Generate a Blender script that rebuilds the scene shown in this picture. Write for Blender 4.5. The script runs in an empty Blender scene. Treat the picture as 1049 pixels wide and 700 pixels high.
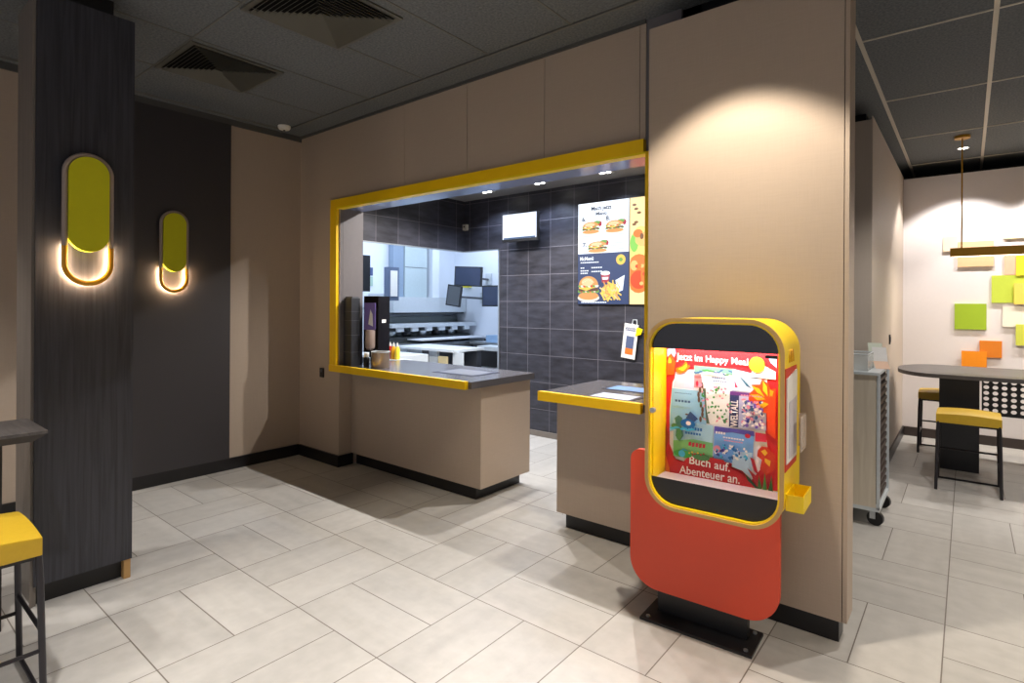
import bpy, bmesh, math, random
from mathutils import Vector, Matrix
random.seed(7)
COL = bpy.context.scene.collection
PI = math.pi
POSTER={
 'backdrop':[(-0.1403, 1.0908), (-0.108, 1.1573), (0.2097, 1.1594), (0.2725, 1.1436), (0.266, 0.9187), (0.282, 0.8052), (0.2122, 0.7008), (0.1718, 0.7356), (0.0972, 0.774), (-0.033, 0.7788), (-0.0642, 0.7288), (-0.1241, 0.7367), (-0.1527, 0.8007), (-0.1537, 0.9612)],
 'pale_book':[(-0.1266, 1.1422), (-0.0351, 1.1447), (-0.0392, 1.0684), (-0.1355, 1.0684)],
 'tree_book':[(-0.0398, 1.1779), (0.1325, 1.1748), (0.1257, 0.9207), (0.0061, 0.9179)],
 'tree_top':[(-0.0398, 1.1779), (0.1325, 1.1748), (0.1306, 1.1446), (0.1035, 1.1511), (0.0439, 1.1596), (-0.0084, 1.1468), (-0.0373, 1.1267)],
 'tree_pink':[(-0.0373, 1.1356), (-0.0084, 1.1423), (0.0052, 1.077), (-0.0392, 1.0773)],
 'trunk':[(0.0008, 1.0766), (0.014, 1.0779), (0.0189, 0.9813), (0.0323, 0.9213), (0.0061, 0.9179), (0.0101, 0.9891)],
 'swoosh_book':[(0.1325, 1.1748), (0.2176, 1.16), (0.2609, 1.1343), (0.2574, 1.0799), (0.1289, 1.08)],
 'swoosh':[(0.1532, 1.1507), (0.1777, 1.1314), (0.21, 1.0963), (0.19, 1.1028)],
 'swoosh2':[(0.139, 1.1239), (0.1535, 1.0952), (0.1412, 1.0941)],
 'blue_book':[(-0.1425, 1.0655), (0.0053, 1.0638), (0.0193, 0.9108), (-0.1531, 0.8603)],
 'pale_cover':[(0.1289, 1.0779), (0.269, 1.0748), (0.2698, 0.9214), (0.1194, 0.9198)],
 'navy_band':[(0.1206, 1.0771), (0.1598, 1.0758), (0.1565, 0.9205), (0.1173, 0.9195)],
 'navy_top':[(0.1206, 1.0771), (0.269, 1.0748), (0.2691, 1.0603), (0.1207, 1.0599)],
 'green_book':[(-0.1346, 0.9177), (0.0496, 0.9148), (0.0462, 0.7522), (-0.1336, 0.7488)],
 'green_sky':[(-0.1346, 0.9177), (0.0496, 0.9148), (0.0479, 0.8358), (-0.0378, 0.8406), (-0.134, 0.8218)],
 'azure_book':[(0.0539, 0.9132), (0.223, 0.9127), (0.2159, 0.7604), (0.0505, 0.7617)],
 'azure_top':[(0.0539, 0.9132), (0.223, 0.9127), (0.2231, 0.8918), (0.1299, 0.8955), (0.0541, 0.8804)],
 'white_corner':[(0.1387, 0.8153), (0.2155, 0.8192), (0.2121, 0.7176), (0.1718, 0.7356), (0.1308, 0.7453)],
 'red_book':[(0.2269, 0.9091), (0.2718, 0.9092), (0.272, 0.874), (0.2271, 0.8714)],
 'house':[(-0.1716, 1.1803), (-0.1506, 1.2298), (-0.1245, 1.188), (-0.1312, 1.1282), (-0.1689, 1.1252)],
 'house_door':[(-0.1598, 1.1948), (-0.1528, 1.209), (-0.1456, 1.1957), (-0.1456, 1.182), (-0.1597, 1.1811)],
 'leaf1':[(-0.122, 1.1608), (-0.0943, 1.1718), (-0.0761, 1.1957), (-0.0692, 1.1826), (-0.0533, 1.1747), (-0.0758, 1.1461), (-0.1033, 1.1349), (-0.1219, 1.1426)],
 'leaf1b':[(-0.1127, 1.1569), (-0.0897, 1.1676), (-0.0715, 1.1847), (-0.0714, 1.1689), (-0.0896, 1.1496)],
 'cloud':[(0.2018, 1.1461), (0.2136, 1.1723), (0.2333, 1.1864), (0.2606, 1.1987), (0.2838, 1.1859), (0.3068, 1.1752), (0.3069, 1.1423)],
 'balloon':[(-0.1649, 1.2474), (-0.1272, 1.2539), (-0.1224, 1.2291), (-0.1316, 1.2103), (-0.1458, 1.2278), (-0.1646, 1.2083)],
 'balloon2':[(0.272, 1.2431), (0.3102, 1.2371), (0.3105, 1.1919), (0.2875, 1.2109)],
 'bigleaf':[(0.2022, 1.0744), (0.2259, 1.0977), (0.2099, 1.1131), (0.2455, 1.1163), (0.2531, 1.142), (0.2765, 1.1232), (0.2881, 1.0994), (0.3071, 1.1054), (0.3077, 0.9986), (0.2849, 0.9917), (0.2461, 1.0036), (0.2262, 1.0348), (0.1984, 1.0402)],
 'bl1':[(0.21, 1.1089), (0.2416, 1.0992), (0.2652, 1.064), (0.2339, 1.0817)],
 'bl2':[(0.2571, 1.134), (0.2727, 1.1104), (0.2768, 1.0694), (0.2573, 1.0924)],
 'bl3':[(0.2062, 1.0706), (0.2378, 1.0738), (0.2691, 1.0561), (0.2341, 1.0483)],
 'bl4':[(0.238, 1.0361), (0.2653, 1.0433), (0.2808, 1.0367), (0.2538, 1.0129)],
 'bl5':[(0.2843, 1.0991), (0.2996, 1.0923), (0.2921, 1.0627), (0.2844, 1.0702)],
 'stem':[(0.2883, 1.0747), (0.3074, 1.0561), (0.3083, 0.8918), (0.2776, 0.9121), (0.2733, 0.9903)],
 'flower':[(0.2391, 0.8356), (0.2547, 0.8547), (0.2779, 0.8542), (0.2934, 0.8359), (0.3086, 0.8261), (0.309, 0.7686), (0.2747, 0.7335), (0.2474, 0.7576), (0.255, 0.7964), (0.2354, 0.8098)],
 'fl1':[(0.2509, 0.8333), (0.2664, 0.844), (0.2781, 0.8293), (0.2666, 0.815)],
 'fl2':[(0.2666, 0.8067), (0.2897, 0.7982), (0.2861, 0.7728), (0.2667, 0.7901)],
 'grass1':[(0.2281, 0.6871), (0.2161, 0.7183), (0.196, 0.7526), (0.2358, 0.722), (0.2518, 0.6625)],
 'grass2':[(0.2362, 0.651), (0.2436, 0.7319), (0.2597, 0.6558)],
 'grass3':[(0.2558, 0.6508), (0.2669, 0.7445), (0.279, 0.6515)],
 'grass4':[(0.2752, 0.6465), (0.2939, 0.737), (0.302, 0.648)],
 'grass5':[(0.2244, 0.6527), (0.184, 0.7293), (0.244, 0.6734), (0.248, 0.6492)],
 'rfl1':[(0.2077, 0.801), (0.2236, 0.7953), (0.2437, 0.7277), (0.2239, 0.745)],
 'swirl':[(-0.1912, 0.8642), (-0.1676, 0.9043), (-0.1529, 0.8328), (-0.1667, 0.7663), (-0.1332, 0.6895), (-0.147, 0.632), (-0.1851, 0.6386), (-0.2, 0.7239)],
 'swirlb':[(-0.1762, 0.7602), (-0.1521, 0.7044), (-0.1424, 0.6512), (-0.166, 0.6422), (-0.1806, 0.6902)],
 'dirt':[(-0.1527, 0.8007), (-0.1241, 0.7367), (-0.087, 0.7248), (-0.0509, 0.7759), (0.0973, 0.7697), (0.1225, 0.7395), (0.1637, 0.7298), (0.2322, 0.6711), (0.2125, 0.6461), (-0.1329, 0.6438), (-0.1618, 0.7303)],
 'cyan_dot':[(-0.1012, 0.7813), (-0.0829, 0.7933), (-0.0646, 0.7872), (-0.0645, 0.7647), (-0.0826, 0.7527), (-0.1011, 0.7587)],
 'figure':[(-0.1253, 0.928), (-0.1068, 0.9439), (-0.0883, 0.9326), (-0.0927, 0.8959), (-0.0832, 0.852), (-0.1014, 0.8221), (-0.1201, 0.8467), (-0.1158, 0.8928)],
 'kid':[(-0.0745, 0.9298), (-0.0521, 0.9685), (-0.0161, 0.9372), (-0.0338, 0.9216)],
}
PTEXT={
 'Jetzt im Happy Meal':[(-0.1178, 1.2317), (0.1974, 1.2239), (0.1976, 1.1859), (-0.1175, 1.1907)],
 'Buch auf.':[(-0.0531, 0.7643), (0.1265, 0.7617), (0.1247, 0.7227), (-0.0552, 0.7281)],
 'Abenteuer an.':[(-0.1008, 0.7134), (0.1679, 0.7178), (0.1661, 0.677), (-0.1006, 0.6772)],
 'WELTALL':[(0.1265, 0.9229), (0.1271, 1.0412), (0.1579, 1.0402), (0.1557, 0.9247)],
}
SUN=(0.2332, 1.201); SUNR=0.0335
# ------------------------------------------------------------------ materials
def srgb(c):
    return tuple((x/12.92 if x <= .04045 else ((x+.055)/1.055)**2.4) for x in [k/255 for k in c])
_M = {}
def newmat(name):
    m = bpy.data.materials.new(name); m.use_nodes = True
    nt = m.node_tree; nt.nodes.clear()
    out = nt.nodes.new('ShaderNodeOutputMaterial'); b = nt.nodes.new('ShaderNodeBsdfPrincipled')
    nt.links.new(b.outputs[0], out.inputs[0])
    return m, nt, b
def mat(name, rgb=(128,128,128), rough=.5, metal=0, emit=None, es=1, var=.06, scale=30, bump=0, alpha=None, coat=0, trans=0, stretch=(1,1,1)):
    """plain surface with a little procedural mottling"""
    if name in _M: return _M[name]
    m, nt, b = newmat(name)
    c = srgb(rgb)
    b.inputs['Roughness'].default_value = rough; b.inputs['Metallic'].default_value = metal
    b.inputs['Coat Weight'].default_value = coat
    b.inputs['Transmission Weight'].default_value = trans
    if alpha is not None: b.inputs['Alpha'].default_value = alpha
    tc = nt.nodes.new('ShaderNodeTexCoord'); mp = nt.nodes.new('ShaderNodeMapping'); mp.inputs['Scale'].default_value = stretch
    no = nt.nodes.new('ShaderNodeTexNoise'); no.inputs['Scale'].default_value = scale; no.inputs['Detail'].default_value = 4
    nt.links.new(tc.outputs['Object'], mp.inputs[0]); nt.links.new(mp.outputs[0], no.inputs['Vector'])
    cr = nt.nodes.new('ShaderNodeMapRange'); cr.inputs['To Min'].default_value = 1-var; cr.inputs['To Max'].default_value = 1+var
    nt.links.new(no.outputs['Fac'], cr.inputs['Value'])
    mul = nt.nodes.new('ShaderNodeVectorMath'); mul.operation = 'SCALE'; mul.inputs[0].default_value = c
    nt.links.new(cr.outputs[0], mul.inputs['Scale']); nt.links.new(mul.outputs[0], b.inputs['Base Color'])
    if emit is not None:
        e = srgb(emit); b.inputs['Emission Color'].default_value = (*e, 1); b.inputs['Emission Strength'].default_value = es
    if bump:
        bp = nt.nodes.new('ShaderNodeBump'); bp.inputs['Strength'].default_value = bump; bp.inputs['Distance'].default_value = .002
        nt.links.new(no.outputs['Fac'], bp.inputs['Height']); nt.links.new(bp.outputs[0], b.inputs['Normal'])
    _M[name] = m
    return m
def emitmat(name, rgb, s=1):
    """a lit display or lamp face"""
    if name in _M: return _M[name]
    m, nt, b = newmat(name)
    b.inputs['Base Color'].default_value = (.02,.02,.02,1); b.inputs['Roughness'].default_value = .3
    b.inputs['Emission Color'].default_value = (*srgb(rgb), 1); b.inputs['Emission Strength'].default_value = s
    _M[name] = m; return m
def N(nt, t, **kw):
    n = nt.nodes.new(t)
    for k, v in kw.items(): setattr(n, k, v)
    return n
def M_(nt, op, a, b=None, c=None):
    n = nt.nodes.new('ShaderNodeMath'); n.operation = op
    for i, x in enumerate((a, b, c)):
        if x is None: continue
        if isinstance(x, (int, float)): n.inputs[i].default_value = x
        else: nt.links.new(x, n.inputs[i])
    return n.outputs[0]
def mixc(nt, fac, a, b):
    n = nt.nodes.new('ShaderNodeMix'); n.data_type = 'RGBA'
    if isinstance(fac, (int, float)): n.inputs[0].default_value = fac
    else: nt.links.new(fac, n.inputs[0])
    for i, x in ((6, a), (7, b)):
        if isinstance(x, tuple): n.inputs[i].default_value = (*x, 1)
        else: nt.links.new(x, n.inputs[i])
    return n.outputs[2]

def floor_material():
    m, nt, b = newmat('stone_floor_tiles')
    geo = N(nt, 'ShaderNodeNewGeometry'); sp = N(nt, 'ShaderNodeSeparateXYZ'); nt.links.new(geo.outputs['Position'], sp.inputs[0])
    X = M_(nt, 'DIVIDE', M_(nt, 'ADD', sp.outputs[0], 2.4737+60), .6); Y = M_(nt, 'DIVIDE', M_(nt, 'ADD', sp.outputs[1], 60-1.4373), .6)
    ix = M_(nt, 'FLOOR', X); iy = M_(nt, 'FLOOR', Y); fx = M_(nt, 'FRACT', X); fy = M_(nt, 'FRACT', Y)
    par = M_(nt, 'MODULO', M_(nt, 'ADD', ix, iy), 2)        # 0: split along X (middle line at fy=.5), 1: split along Y
    split = M_(nt, 'ADD', M_(nt, 'MULTIPLY', fx, par), M_(nt, 'MULTIPLY', fy, M_(nt, 'SUBTRACT', 1, par)))
    def edge(f): return M_(nt, 'MINIMUM', f, M_(nt, 'SUBTRACT', 1, f))
    d = M_(nt, 'MINIMUM', edge(fx), edge(fy)); d = M_(nt, 'MINIMUM', d, M_(nt, 'ABSOLUTE', M_(nt, 'SUBTRACT', split, .5)))
    grout = M_(nt, 'LESS_THAN', d, .0042)
    half = M_(nt, 'GREATER_THAN', split, .5)
    cid = N(nt, 'ShaderNodeCombineXYZ'); nt.links.new(ix, cid.inputs[0]); nt.links.new(iy, cid.inputs[1]); nt.links.new(half, cid.inputs[2])
    wn = N(nt, 'ShaderNodeTexWhiteNoise'); nt.links.new(cid.outputs[0], wn.inputs[0])
    # streaky veins running along each tile
    sx = M_(nt, 'ADD', M_(nt, 'MULTIPLY', sp.outputs[0], M_(nt, 'ADD', .8, M_(nt, 'MULTIPLY', par, 5))), M_(nt, 'MULTIPLY', wn.outputs[0], 40))
    sy = M_(nt, 'MULTIPLY', sp.outputs[1], M_(nt, 'SUBTRACT', 5.8, M_(nt, 'MULTIPLY', par, 5)))
    cv = N(nt, 'ShaderNodeCombineXYZ'); nt.links.new(sx, cv.inputs[0]); nt.links.new(sy, cv.inputs[1]); nt.links.new(wn.outputs[0], cv.inputs[2])
    n1 = N(nt, 'ShaderNodeTexNoise'); n1.inputs['Scale'].default_value = 1.3; n1.inputs['Detail'].default_value = 6; nt.links.new(cv.outputs[0], n1.inputs['Vector'])
    n2 = N(nt, 'ShaderNodeTexNoise'); n2.inputs['Scale'].default_value = 14; n2.inputs['Detail'].default_value = 8; nt.links.new(geo.outputs['Position'], n2.inputs['Vector'])
    v = M_(nt, 'ADD', M_(nt, 'MULTIPLY', n1.outputs[0], .42), M_(nt, 'MULTIPLY', n2.outputs[0], .34)); v = M_(nt, 'ADD', v, M_(nt, 'MULTIPLY', wn.outputs[0], .12)); v = M_(nt, 'ADD', v, .56)
    sc = N(nt, 'ShaderNodeVectorMath', operation='SCALE'); sc.inputs[0].default_value = srgb((176,173,168)); nt.links.new(v, sc.inputs['Scale'])
    nt.links.new(mixc(nt, grout, sc.outputs[0], srgb((104,96,88))), b.inputs['Base Color'])
    b.inputs['Roughness'].default_value = .42
    nt.links.new(M_(nt, 'ADD', .34, M_(nt, 'MULTIPLY', n2.outputs[0], .2)), b.inputs['Roughness'])
    bp = N(nt, 'ShaderNodeBump'); bp.inputs['Strength'].default_value = .25; bp.inputs['Distance'].default_value = .002
    nt.links.new(M_(nt, 'SUBTRACT', n2.outputs[0], grout), bp.inputs['Height']); nt.links.new(bp.outputs[0], b.inputs['Normal'])
    return m

def wall_tiles(name, axis):
    """dark slate squares with pale joints; axis = horizontal axis of the wall"""
    m, nt, b = newmat(name)
    geo = N(nt, 'ShaderNodeNewGeometry'); sp = N(nt, 'ShaderNodeSeparateXYZ'); nt.links.new(geo.outputs['Position'], sp.inputs[0])
    off = {0: 3.833+30.2, 1: 29.8-3.665+.0}[axis]
    U = M_(nt, 'DIVIDE', M_(nt, 'ADD', sp.outputs[axis], off), .302 if axis == 0 else .298)
    V = M_(nt, 'DIVIDE', M_(nt, 'ADD', sp.outputs[2], 2.94-.893+.04), .298)
    if axis == 0: V = M_(nt, 'DIVIDE', M_(nt, 'ADD', sp.outputs[2], 2.98-.893), .298)
    fu = M_(nt, 'FRACT', U); fv = M_(nt, 'FRACT', V)
    def edge(f): return M_(nt, 'MINIMUM', f, M_(nt, 'SUBTRACT', 1, f))
    d = M_(nt, 'MINIMUM', edge(fu), edge(fv)); g = M_(nt, 'LESS_THAN', d, .007)
    cid = N(nt, 'ShaderNodeCombineXYZ'); nt.links.new(M_(nt, 'FLOOR', U), cid.inputs[0]); nt.links.new(M_(nt, 'FLOOR', V), cid.inputs[1])
    wn = N(nt, 'ShaderNodeTexWhiteNoise'); nt.links.new(cid.outputs[0], wn.inputs[0])
    mp = N(nt, 'ShaderNodeMapping'); mp.inputs['Scale'].default_value = (3, 3, 11); mp.inputs['Rotation'].default_value = (0, .25, 0); nt.links.new(geo.outputs['Position'], mp.inputs[0])
    n1 = N(nt, 'ShaderNodeTexNoise'); n1.inputs['Scale'].default_value = 1.6; n1.inputs['Detail'].default_value = 7; nt.links.new(mp.outputs[0], n1.inputs['Vector'])
    v = M_(nt, 'ADD', M_(nt, 'SUBTRACT', M_(nt, 'MULTIPLY', n1.outputs[0], 2.4), .35), M_(nt, 'MULTIPLY', wn.outputs[0], .3))
    sc = N(nt, 'ShaderNodeVectorMath', operation='SCALE'); sc.inputs[0].default_value = srgb((50,50,58)); nt.links.new(v, sc.inputs['Scale'])
    nt.links.new(mixc(nt, g, sc.outputs[0], srgb((120,117,124))), b.inputs['Base Color'])
    b.inputs['Roughness'].default_value = .4
    bp = N(nt, 'ShaderNodeBump'); bp.inputs['Strength'].default_value = .3; bp.inputs['Distance'].default_value = .003
    nt.links.new(M_(nt, 'SUBTRACT', n1.outputs[0], g), bp.inputs['Height']); nt.links.new(bp.outputs[0], b.inputs['Normal'])
    return m

def laminate(name, rgb, rough=.55, var=.05):
    """textile-look wall laminate: fine crossed threads"""
    m, nt, b = newmat(name)
    geo = N(nt, 'ShaderNodeNewGeometry')
    outs = []
    for s in ((220, 220, 8), (14, 14, 260)):
        mp = N(nt, 'ShaderNodeMapping'); mp.inputs['Scale'].default_value = s; nt.links.new(geo.outputs['Position'], mp.inputs[0])
        n = N(nt, 'ShaderNodeTexNoise'); n.inputs['Scale'].default_value = 1; n.inputs['Detail'].default_value = 2; nt.links.new(mp.outputs[0], n.inputs['Vector']); outs.append(n.outputs[0])
    n3 = N(nt, 'ShaderNodeTexNoise'); n3.inputs['Scale'].default_value = 1.5; nt.links.new(geo.outputs['Position'], n3.inputs['Vector'])
    v = M_(nt, 'ADD', M_(nt, 'MULTIPLY', M_(nt, 'ADD', outs[0], outs[1]), var*2), M_(nt, 'MULTIPLY', n3.outputs[0], var)); v = M_(nt, 'ADD', v, 1-var*2.5)
    sc = N(nt, 'ShaderNodeVectorMath', operation='SCALE'); sc.inputs[0].default_value = srgb(rgb); nt.links.new(v, sc.inputs['Scale']); nt.links.new(sc.outputs[0], b.inputs['Base Color'])
    b.inputs['Roughness'].default_value = rough
    bp = N(nt, 'ShaderNodeBump'); bp.inputs['Strength'].default_value = .12; bp.inputs['Distance'].default_value = .001
    nt.links.new(outs[0], bp.inputs['Height']); nt.links.new(bp.outputs[0], b.inputs['Normal'])
    return m
def woodgrain(name, c1, c2, rough=.45, s=(16, 16, .9)):
    m, nt, b = newmat(name)
    geo = N(nt, 'ShaderNodeNewGeometry'); mp = N(nt, 'ShaderNodeMapping'); mp.inputs['Scale'].default_value = s; nt.links.new(geo.outputs['Position'], mp.inputs[0])
    n = N(nt, 'ShaderNodeTexNoise'); n.inputs['Scale'].default_value = 2.2; n.inputs['Detail'].default_value = 8; n.inputs['Distortion'].default_value = .6; nt.links.new(mp.outputs[0], n.inputs['Vector'])
    mr = N(nt, 'ShaderNodeMapRange'); mr.inputs['From Min'].default_value = .3; mr.inputs['From Max'].default_value = .7; nt.links.new(n.outputs[0], mr.inputs[0])
    nt.links.new(mixc(nt, mr.outputs[0], srgb(c1), srgb(c2)), b.inputs['Base Color']); b.inputs['Roughness'].default_value = rough
    bp = N(nt, 'ShaderNodeBump'); bp.inputs['Strength'].default_value = .1; bp.inputs['Distance'].default_value = .001
    nt.links.new(n.outputs[0], bp.inputs['Height']); nt.links.new(bp.outputs[0], b.inputs['Normal'])
    return m

FLOOR = floor_material()
TILE_X = wall_tiles('slate_tiles_rear', 0); TILE_Y = wall_tiles('slate_tiles_side', 1)
BEIGE = laminate('beige_wall_laminate', (179,162,145))
DARKPANEL = laminate('charcoal_wall_laminate', (56,53,56), .5)
PILLAR = woodgrain('grey_oak_laminate', (38,39,46), (60,61,69), s=(30,30,1.1))
PILLAR_SIDE = woodgrain('taupe_oak_laminate', (112,104,97), (126,118,110))
CEIL = mat('acoustic_ceiling_tile', (100,104,107), .95, var=.75, scale=75, bump=.5)
BAR = mat('ceiling_grid_bar', (196,188,174), .5)
BARD = mat('ceiling_grid_dark', (104,104,100), .8)
BASE = mat('black_plinth', (20,19,22), .35)
YEL = mat('yellow_lacquer', (252,204,6), .38, var=.02)
YELB = mat('bright_yellow_lacquer', (255,220,16), .35, var=.02)
TAN = mat('tan_edge_band', (205,165,100), .45)
RED = mat('red_lacquer', (232,76,42), .42, var=.02)
BLK = mat('black_powder_coat', (26,26,28), .4)
BLKG = mat('black_gloss', (18,17,20), .12)
STEEL = mat('brushed_steel', (190,196,200), .32, metal=.85, var=.1, scale=20, stretch=(1,1,14))
STEELP = mat('painted_steel', (205,212,216), .35)
WHITE = mat('white_kitchen_wall', (226,232,240), .5, var=.02)
CREAM = mat('right_room_wall', (232,226,226), .7, var=.02)
TOP = mat('dark_worktop', (92,90,94), .2, var=.1, scale=60)
SOFFIT = mat('soffit_blue_reflection', (150,165,205), .13, metal=.3, var=.03)  # blue light reflected by the grey soffit is put into its colour
SERVCEIL = mat('service_ceiling', (130,127,126), .45, var=.03)
MUST = mat('mustard_leather', (196,160,34), .42, var=.08, scale=60, bump=.2)
OLIVE = mat('olive_yellow_felt', (204,202,8), .7, var=.05)
TAUPE = mat('taupe_metal', (158,142,132), .45)
BRASS = mat('brass', (200,148,34), .35, metal=.3)
GREY = mat('mid_grey_plastic', (90,92,98), .45)
DGREY = mat('dark_grey_plastic', (48,50,56), .4)
PAPER = mat('white_paper', (235,232,225), .7)
TABLE = woodgrain('dark_table_laminate', (66,64,66), (92,88,88), s=(3, 30, 30))
GLOW = emitmat('warm_led', (255,224,180), 190)
LED = emitmat('pink_white_led', (255,220,226), 9)
LAMP = emitmat('downlight_face', (255,245,230), 12)

# ------------------------------------------------------------------ helpers
def wloc(p):
    v = Vector((0,0,0))
    while p is not None:
        v += Vector(p.location); p = p.parent
    return v
class MB:
    """collects shapes, then becomes ONE object"""
    def __init__(s): s.bm = bmesh.new(); s.mi = 0
    def _t(s, fs):
        for f in fs: f.material_index = s.mi
    def box(s, x0, x1, y0, y1, z0, z1):
        vs = [s.bm.verts.new(p) for p in ((x0,y0,z0),(x1,y0,z0),(x1,y1,z0),(x0,y1,z0),(x0,y0,z1),(x1,y0,z1),(x1,y1,z1),(x0,y1,z1))]
        s._t([s.bm.faces.new([vs[i] for i in f]) for f in ((0,3,2,1),(4,5,6,7),(0,1,5,4),(1,2,6,5),(2,3,7,6),(3,0,4,7))]); return s
    def prism(s, pts, d):
        """polygon (3D points) pushed along vector d"""
        a = [s.bm.verts.new(p) for p in pts]; b = [s.bm.verts.new(Vector(p)+Vector(d)) for p in pts]; n = len(pts)
        fs = [s.bm.faces.new(a[::-1]), s.bm.faces.new(b)] + [s.bm.faces.new((a[i], a[(i+1) % n], b[(i+1) % n], b[i])) for i in range(n)]
        s._t(fs); return s
    def ring(s, outer, inner, d):
        """frame between two equal-count loops, pushed along d"""
        n = len(outer); D = Vector(d)
        oa = [s.bm.verts.new(p) for p in outer]; ia = [s.bm.verts.new(p) for p in inner]
        ob = [s.bm.verts.new(Vector(p)+D) for p in outer]; ib = [s.bm.verts.new(Vector(p)+D) for p in inner]
        fs = []
        for i in range(n):
            j = (i+1) % n
            fs += [s.bm.faces.new((oa[i], oa[j], ia[j], ia[i])), s.bm.faces.new((ob[i], ib[i], ib[j], ob[j])), s.bm.faces.new((oa[i], ob[i], ob[j], oa[j])), s.bm.faces.new((ia[i], ia[j], ib[j], ib[i]))]
        s._t(fs); return s
    def cyl(s, a, b, r, r2=None, n=20):
        a = Vector(a); b = Vector(b); r2 = r if r2 is None else r2
        z = (b-a).normalized(); x = z.orthogonal().normalized(); y = z.cross(x)
        A = [s.bm.verts.new(a+(x*math.cos(t)+y*math.sin(t))*r) for t in [2*PI*i/n for i in range(n)]]
        B = [s.bm.verts.new(b+(x*math.cos(t)+y*math.sin(t))*r2) for t in [2*PI*i/n for i in range(n)]]
        s._t([s.bm.faces.new(A[::-1]), s.bm.faces.new(B)]+[s.bm.faces.new((A[i], A[(i+1) % n], B[(i+1) % n], B[i])) for i in range(n)]); return s
    def tube(s, pts, r, n=10, closed=False):
        """swept round tube through points"""
        P = [Vector(p) for p in pts]; m = len(P); rings = []
        prev = None
        for i, p in enumerate(P):
            a = P[(i-1) % m] if (closed or i > 0) else p; b = P[(i+1) % m] if (closed or i < m-1) else p
            t = (b-a).normalized()
            x = t.orthogonal().normalized() if prev is None else (prev - t*prev.dot(t)).normalized()
            prev = x; y = t.cross(x)
            rings.append([s.bm.verts.new(p+(x*math.cos(2*PI*k/n)+y*math.sin(2*PI*k/n))*r) for k in range(n)])
        fs = []
        for i in range(m if closed else m-1):
            A = rings[i]; B = rings[(i+1) % m]
            fs += [s.bm.faces.new((A[k], A[(k+1) % n], B[(k+1) % n], B[k])) for k in range(n)]
        if not closed: fs += [s.bm.faces.new(rings[0][::-1]), s.bm.faces.new(rings[-1])]
        s._t(fs); return s
    def lathe(s, prof, c=(0,0,0), n=28):
        c = Vector(c); rings = []
        for r, z in prof: rings.append([s.bm.verts.new(c+Vector((r*math.cos(2*PI*k/n), r*math.sin(2*PI*k/n), z))) for k in range(n)])
        fs = []
        for A, B in zip(rings, rings[1:]): fs += [s.bm.faces.new((A[k], A[(k+1) % n], B[(k+1) % n], B[k])) for k in range(n)]
        fs += [s.bm.faces.new(rings[0][::-1]), s.bm.faces.new(rings[-1])]
        s._t(fs); return s
    def face(s, pts): s._t([s.bm.faces.new([s.bm.verts.new(p) for p in pts])]); return s
    def m(s, i): s.mi = i; return s
    def bevel(s, w, seg=2):
        bmesh.ops.bevel(s.bm, geom=[e for e in s.bm.edges if e.is_manifold and e.calc_face_angle(0) > .6], offset=w, segments=seg, profile=.7, affect='EDGES', clamp_overlap=True); return s
    def build(s, name, mats, parent=None, smooth=False, **props):
        bmesh.ops.recalc_face_normals(s.bm, faces=s.bm.faces)
        me = bpy.data.meshes.new(name)
        vs = [v.co for v in s.bm.verts]
        lo = Vector([min(v[i] for v in vs) for i in range(3)]); hi = Vector([max(v[i] for v in vs) for i in range(3)])
        c = Vector(((lo.x+hi.x)/2, (lo.y+hi.y)/2, lo.z))
        bmesh.ops.translate(s.bm, verts=s.bm.verts, vec=-c)
        s.bm.to_mesh(me); s.bm.free()
        for k in (mats if isinstance(mats, (list, tuple)) else [mats]): me.materials.append(k)
        if smooth:
            for p in me.polygons: p.use_smooth = True
            me.set_sharp_from_angle(angle=math.radians(38))
        o = bpy.data.objects.new(name, me); COL.objects.link(o)
        if parent is not None: o.parent = parent; o.location = c - wloc(parent)
        else: o.location = c
        for k, v in props.items(): o[k] = v
        return o
def thing(name, label, cat, loc=(0,0,0), group=None):
    o = bpy.data.objects.new(name, None); COL.objects.link(o); o.empty_display_size = .1
    o.location = loc; o['label'] = label; o['category'] = cat
    if group: o['group'] = group
    return o
def tag(o, label, cat, group=None):
    o['label'] = label; o['category'] = cat
    if group: o['group'] = group
    return o
def S(o): o['kind'] = 'structure'; return o
def copy_tree(o, parent=None):
    c = o.copy(); COL.objects.link(c); c.parent = parent
    for ch in list(o.children): copy_tree(ch, c)
    return c
def rrect(x0, x1, z0, z1, r, y, n=10, rb=None):
    """rounded rectangle loop in the XZ plane"""
    rb = r if rb is None else rb; P = []
    for cx, cz, a, q in ((x1-r, z1-r, 0, r), (x0+r, z1-r, PI/2, r), (x0+rb, z0+rb, PI, rb), (x1-rb, z0+rb, 1.5*PI, rb)):
        P += [(cx+q*math.cos(a+PI/2*k/n), y, cz+q*math.sin(a+PI/2*k/n)) for k in range(n+1)]
    return P
def ell(cx, cz, rx, rz, y, n=24, a0=0, a1=2*PI):
    return [(cx+rx*math.cos(a0+(a1-a0)*k/n), y, cz+rz*math.sin(a0+(a1-a0)*k/n)) for k in range(n if a1-a0 > 6.2 else n+1)]
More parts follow.
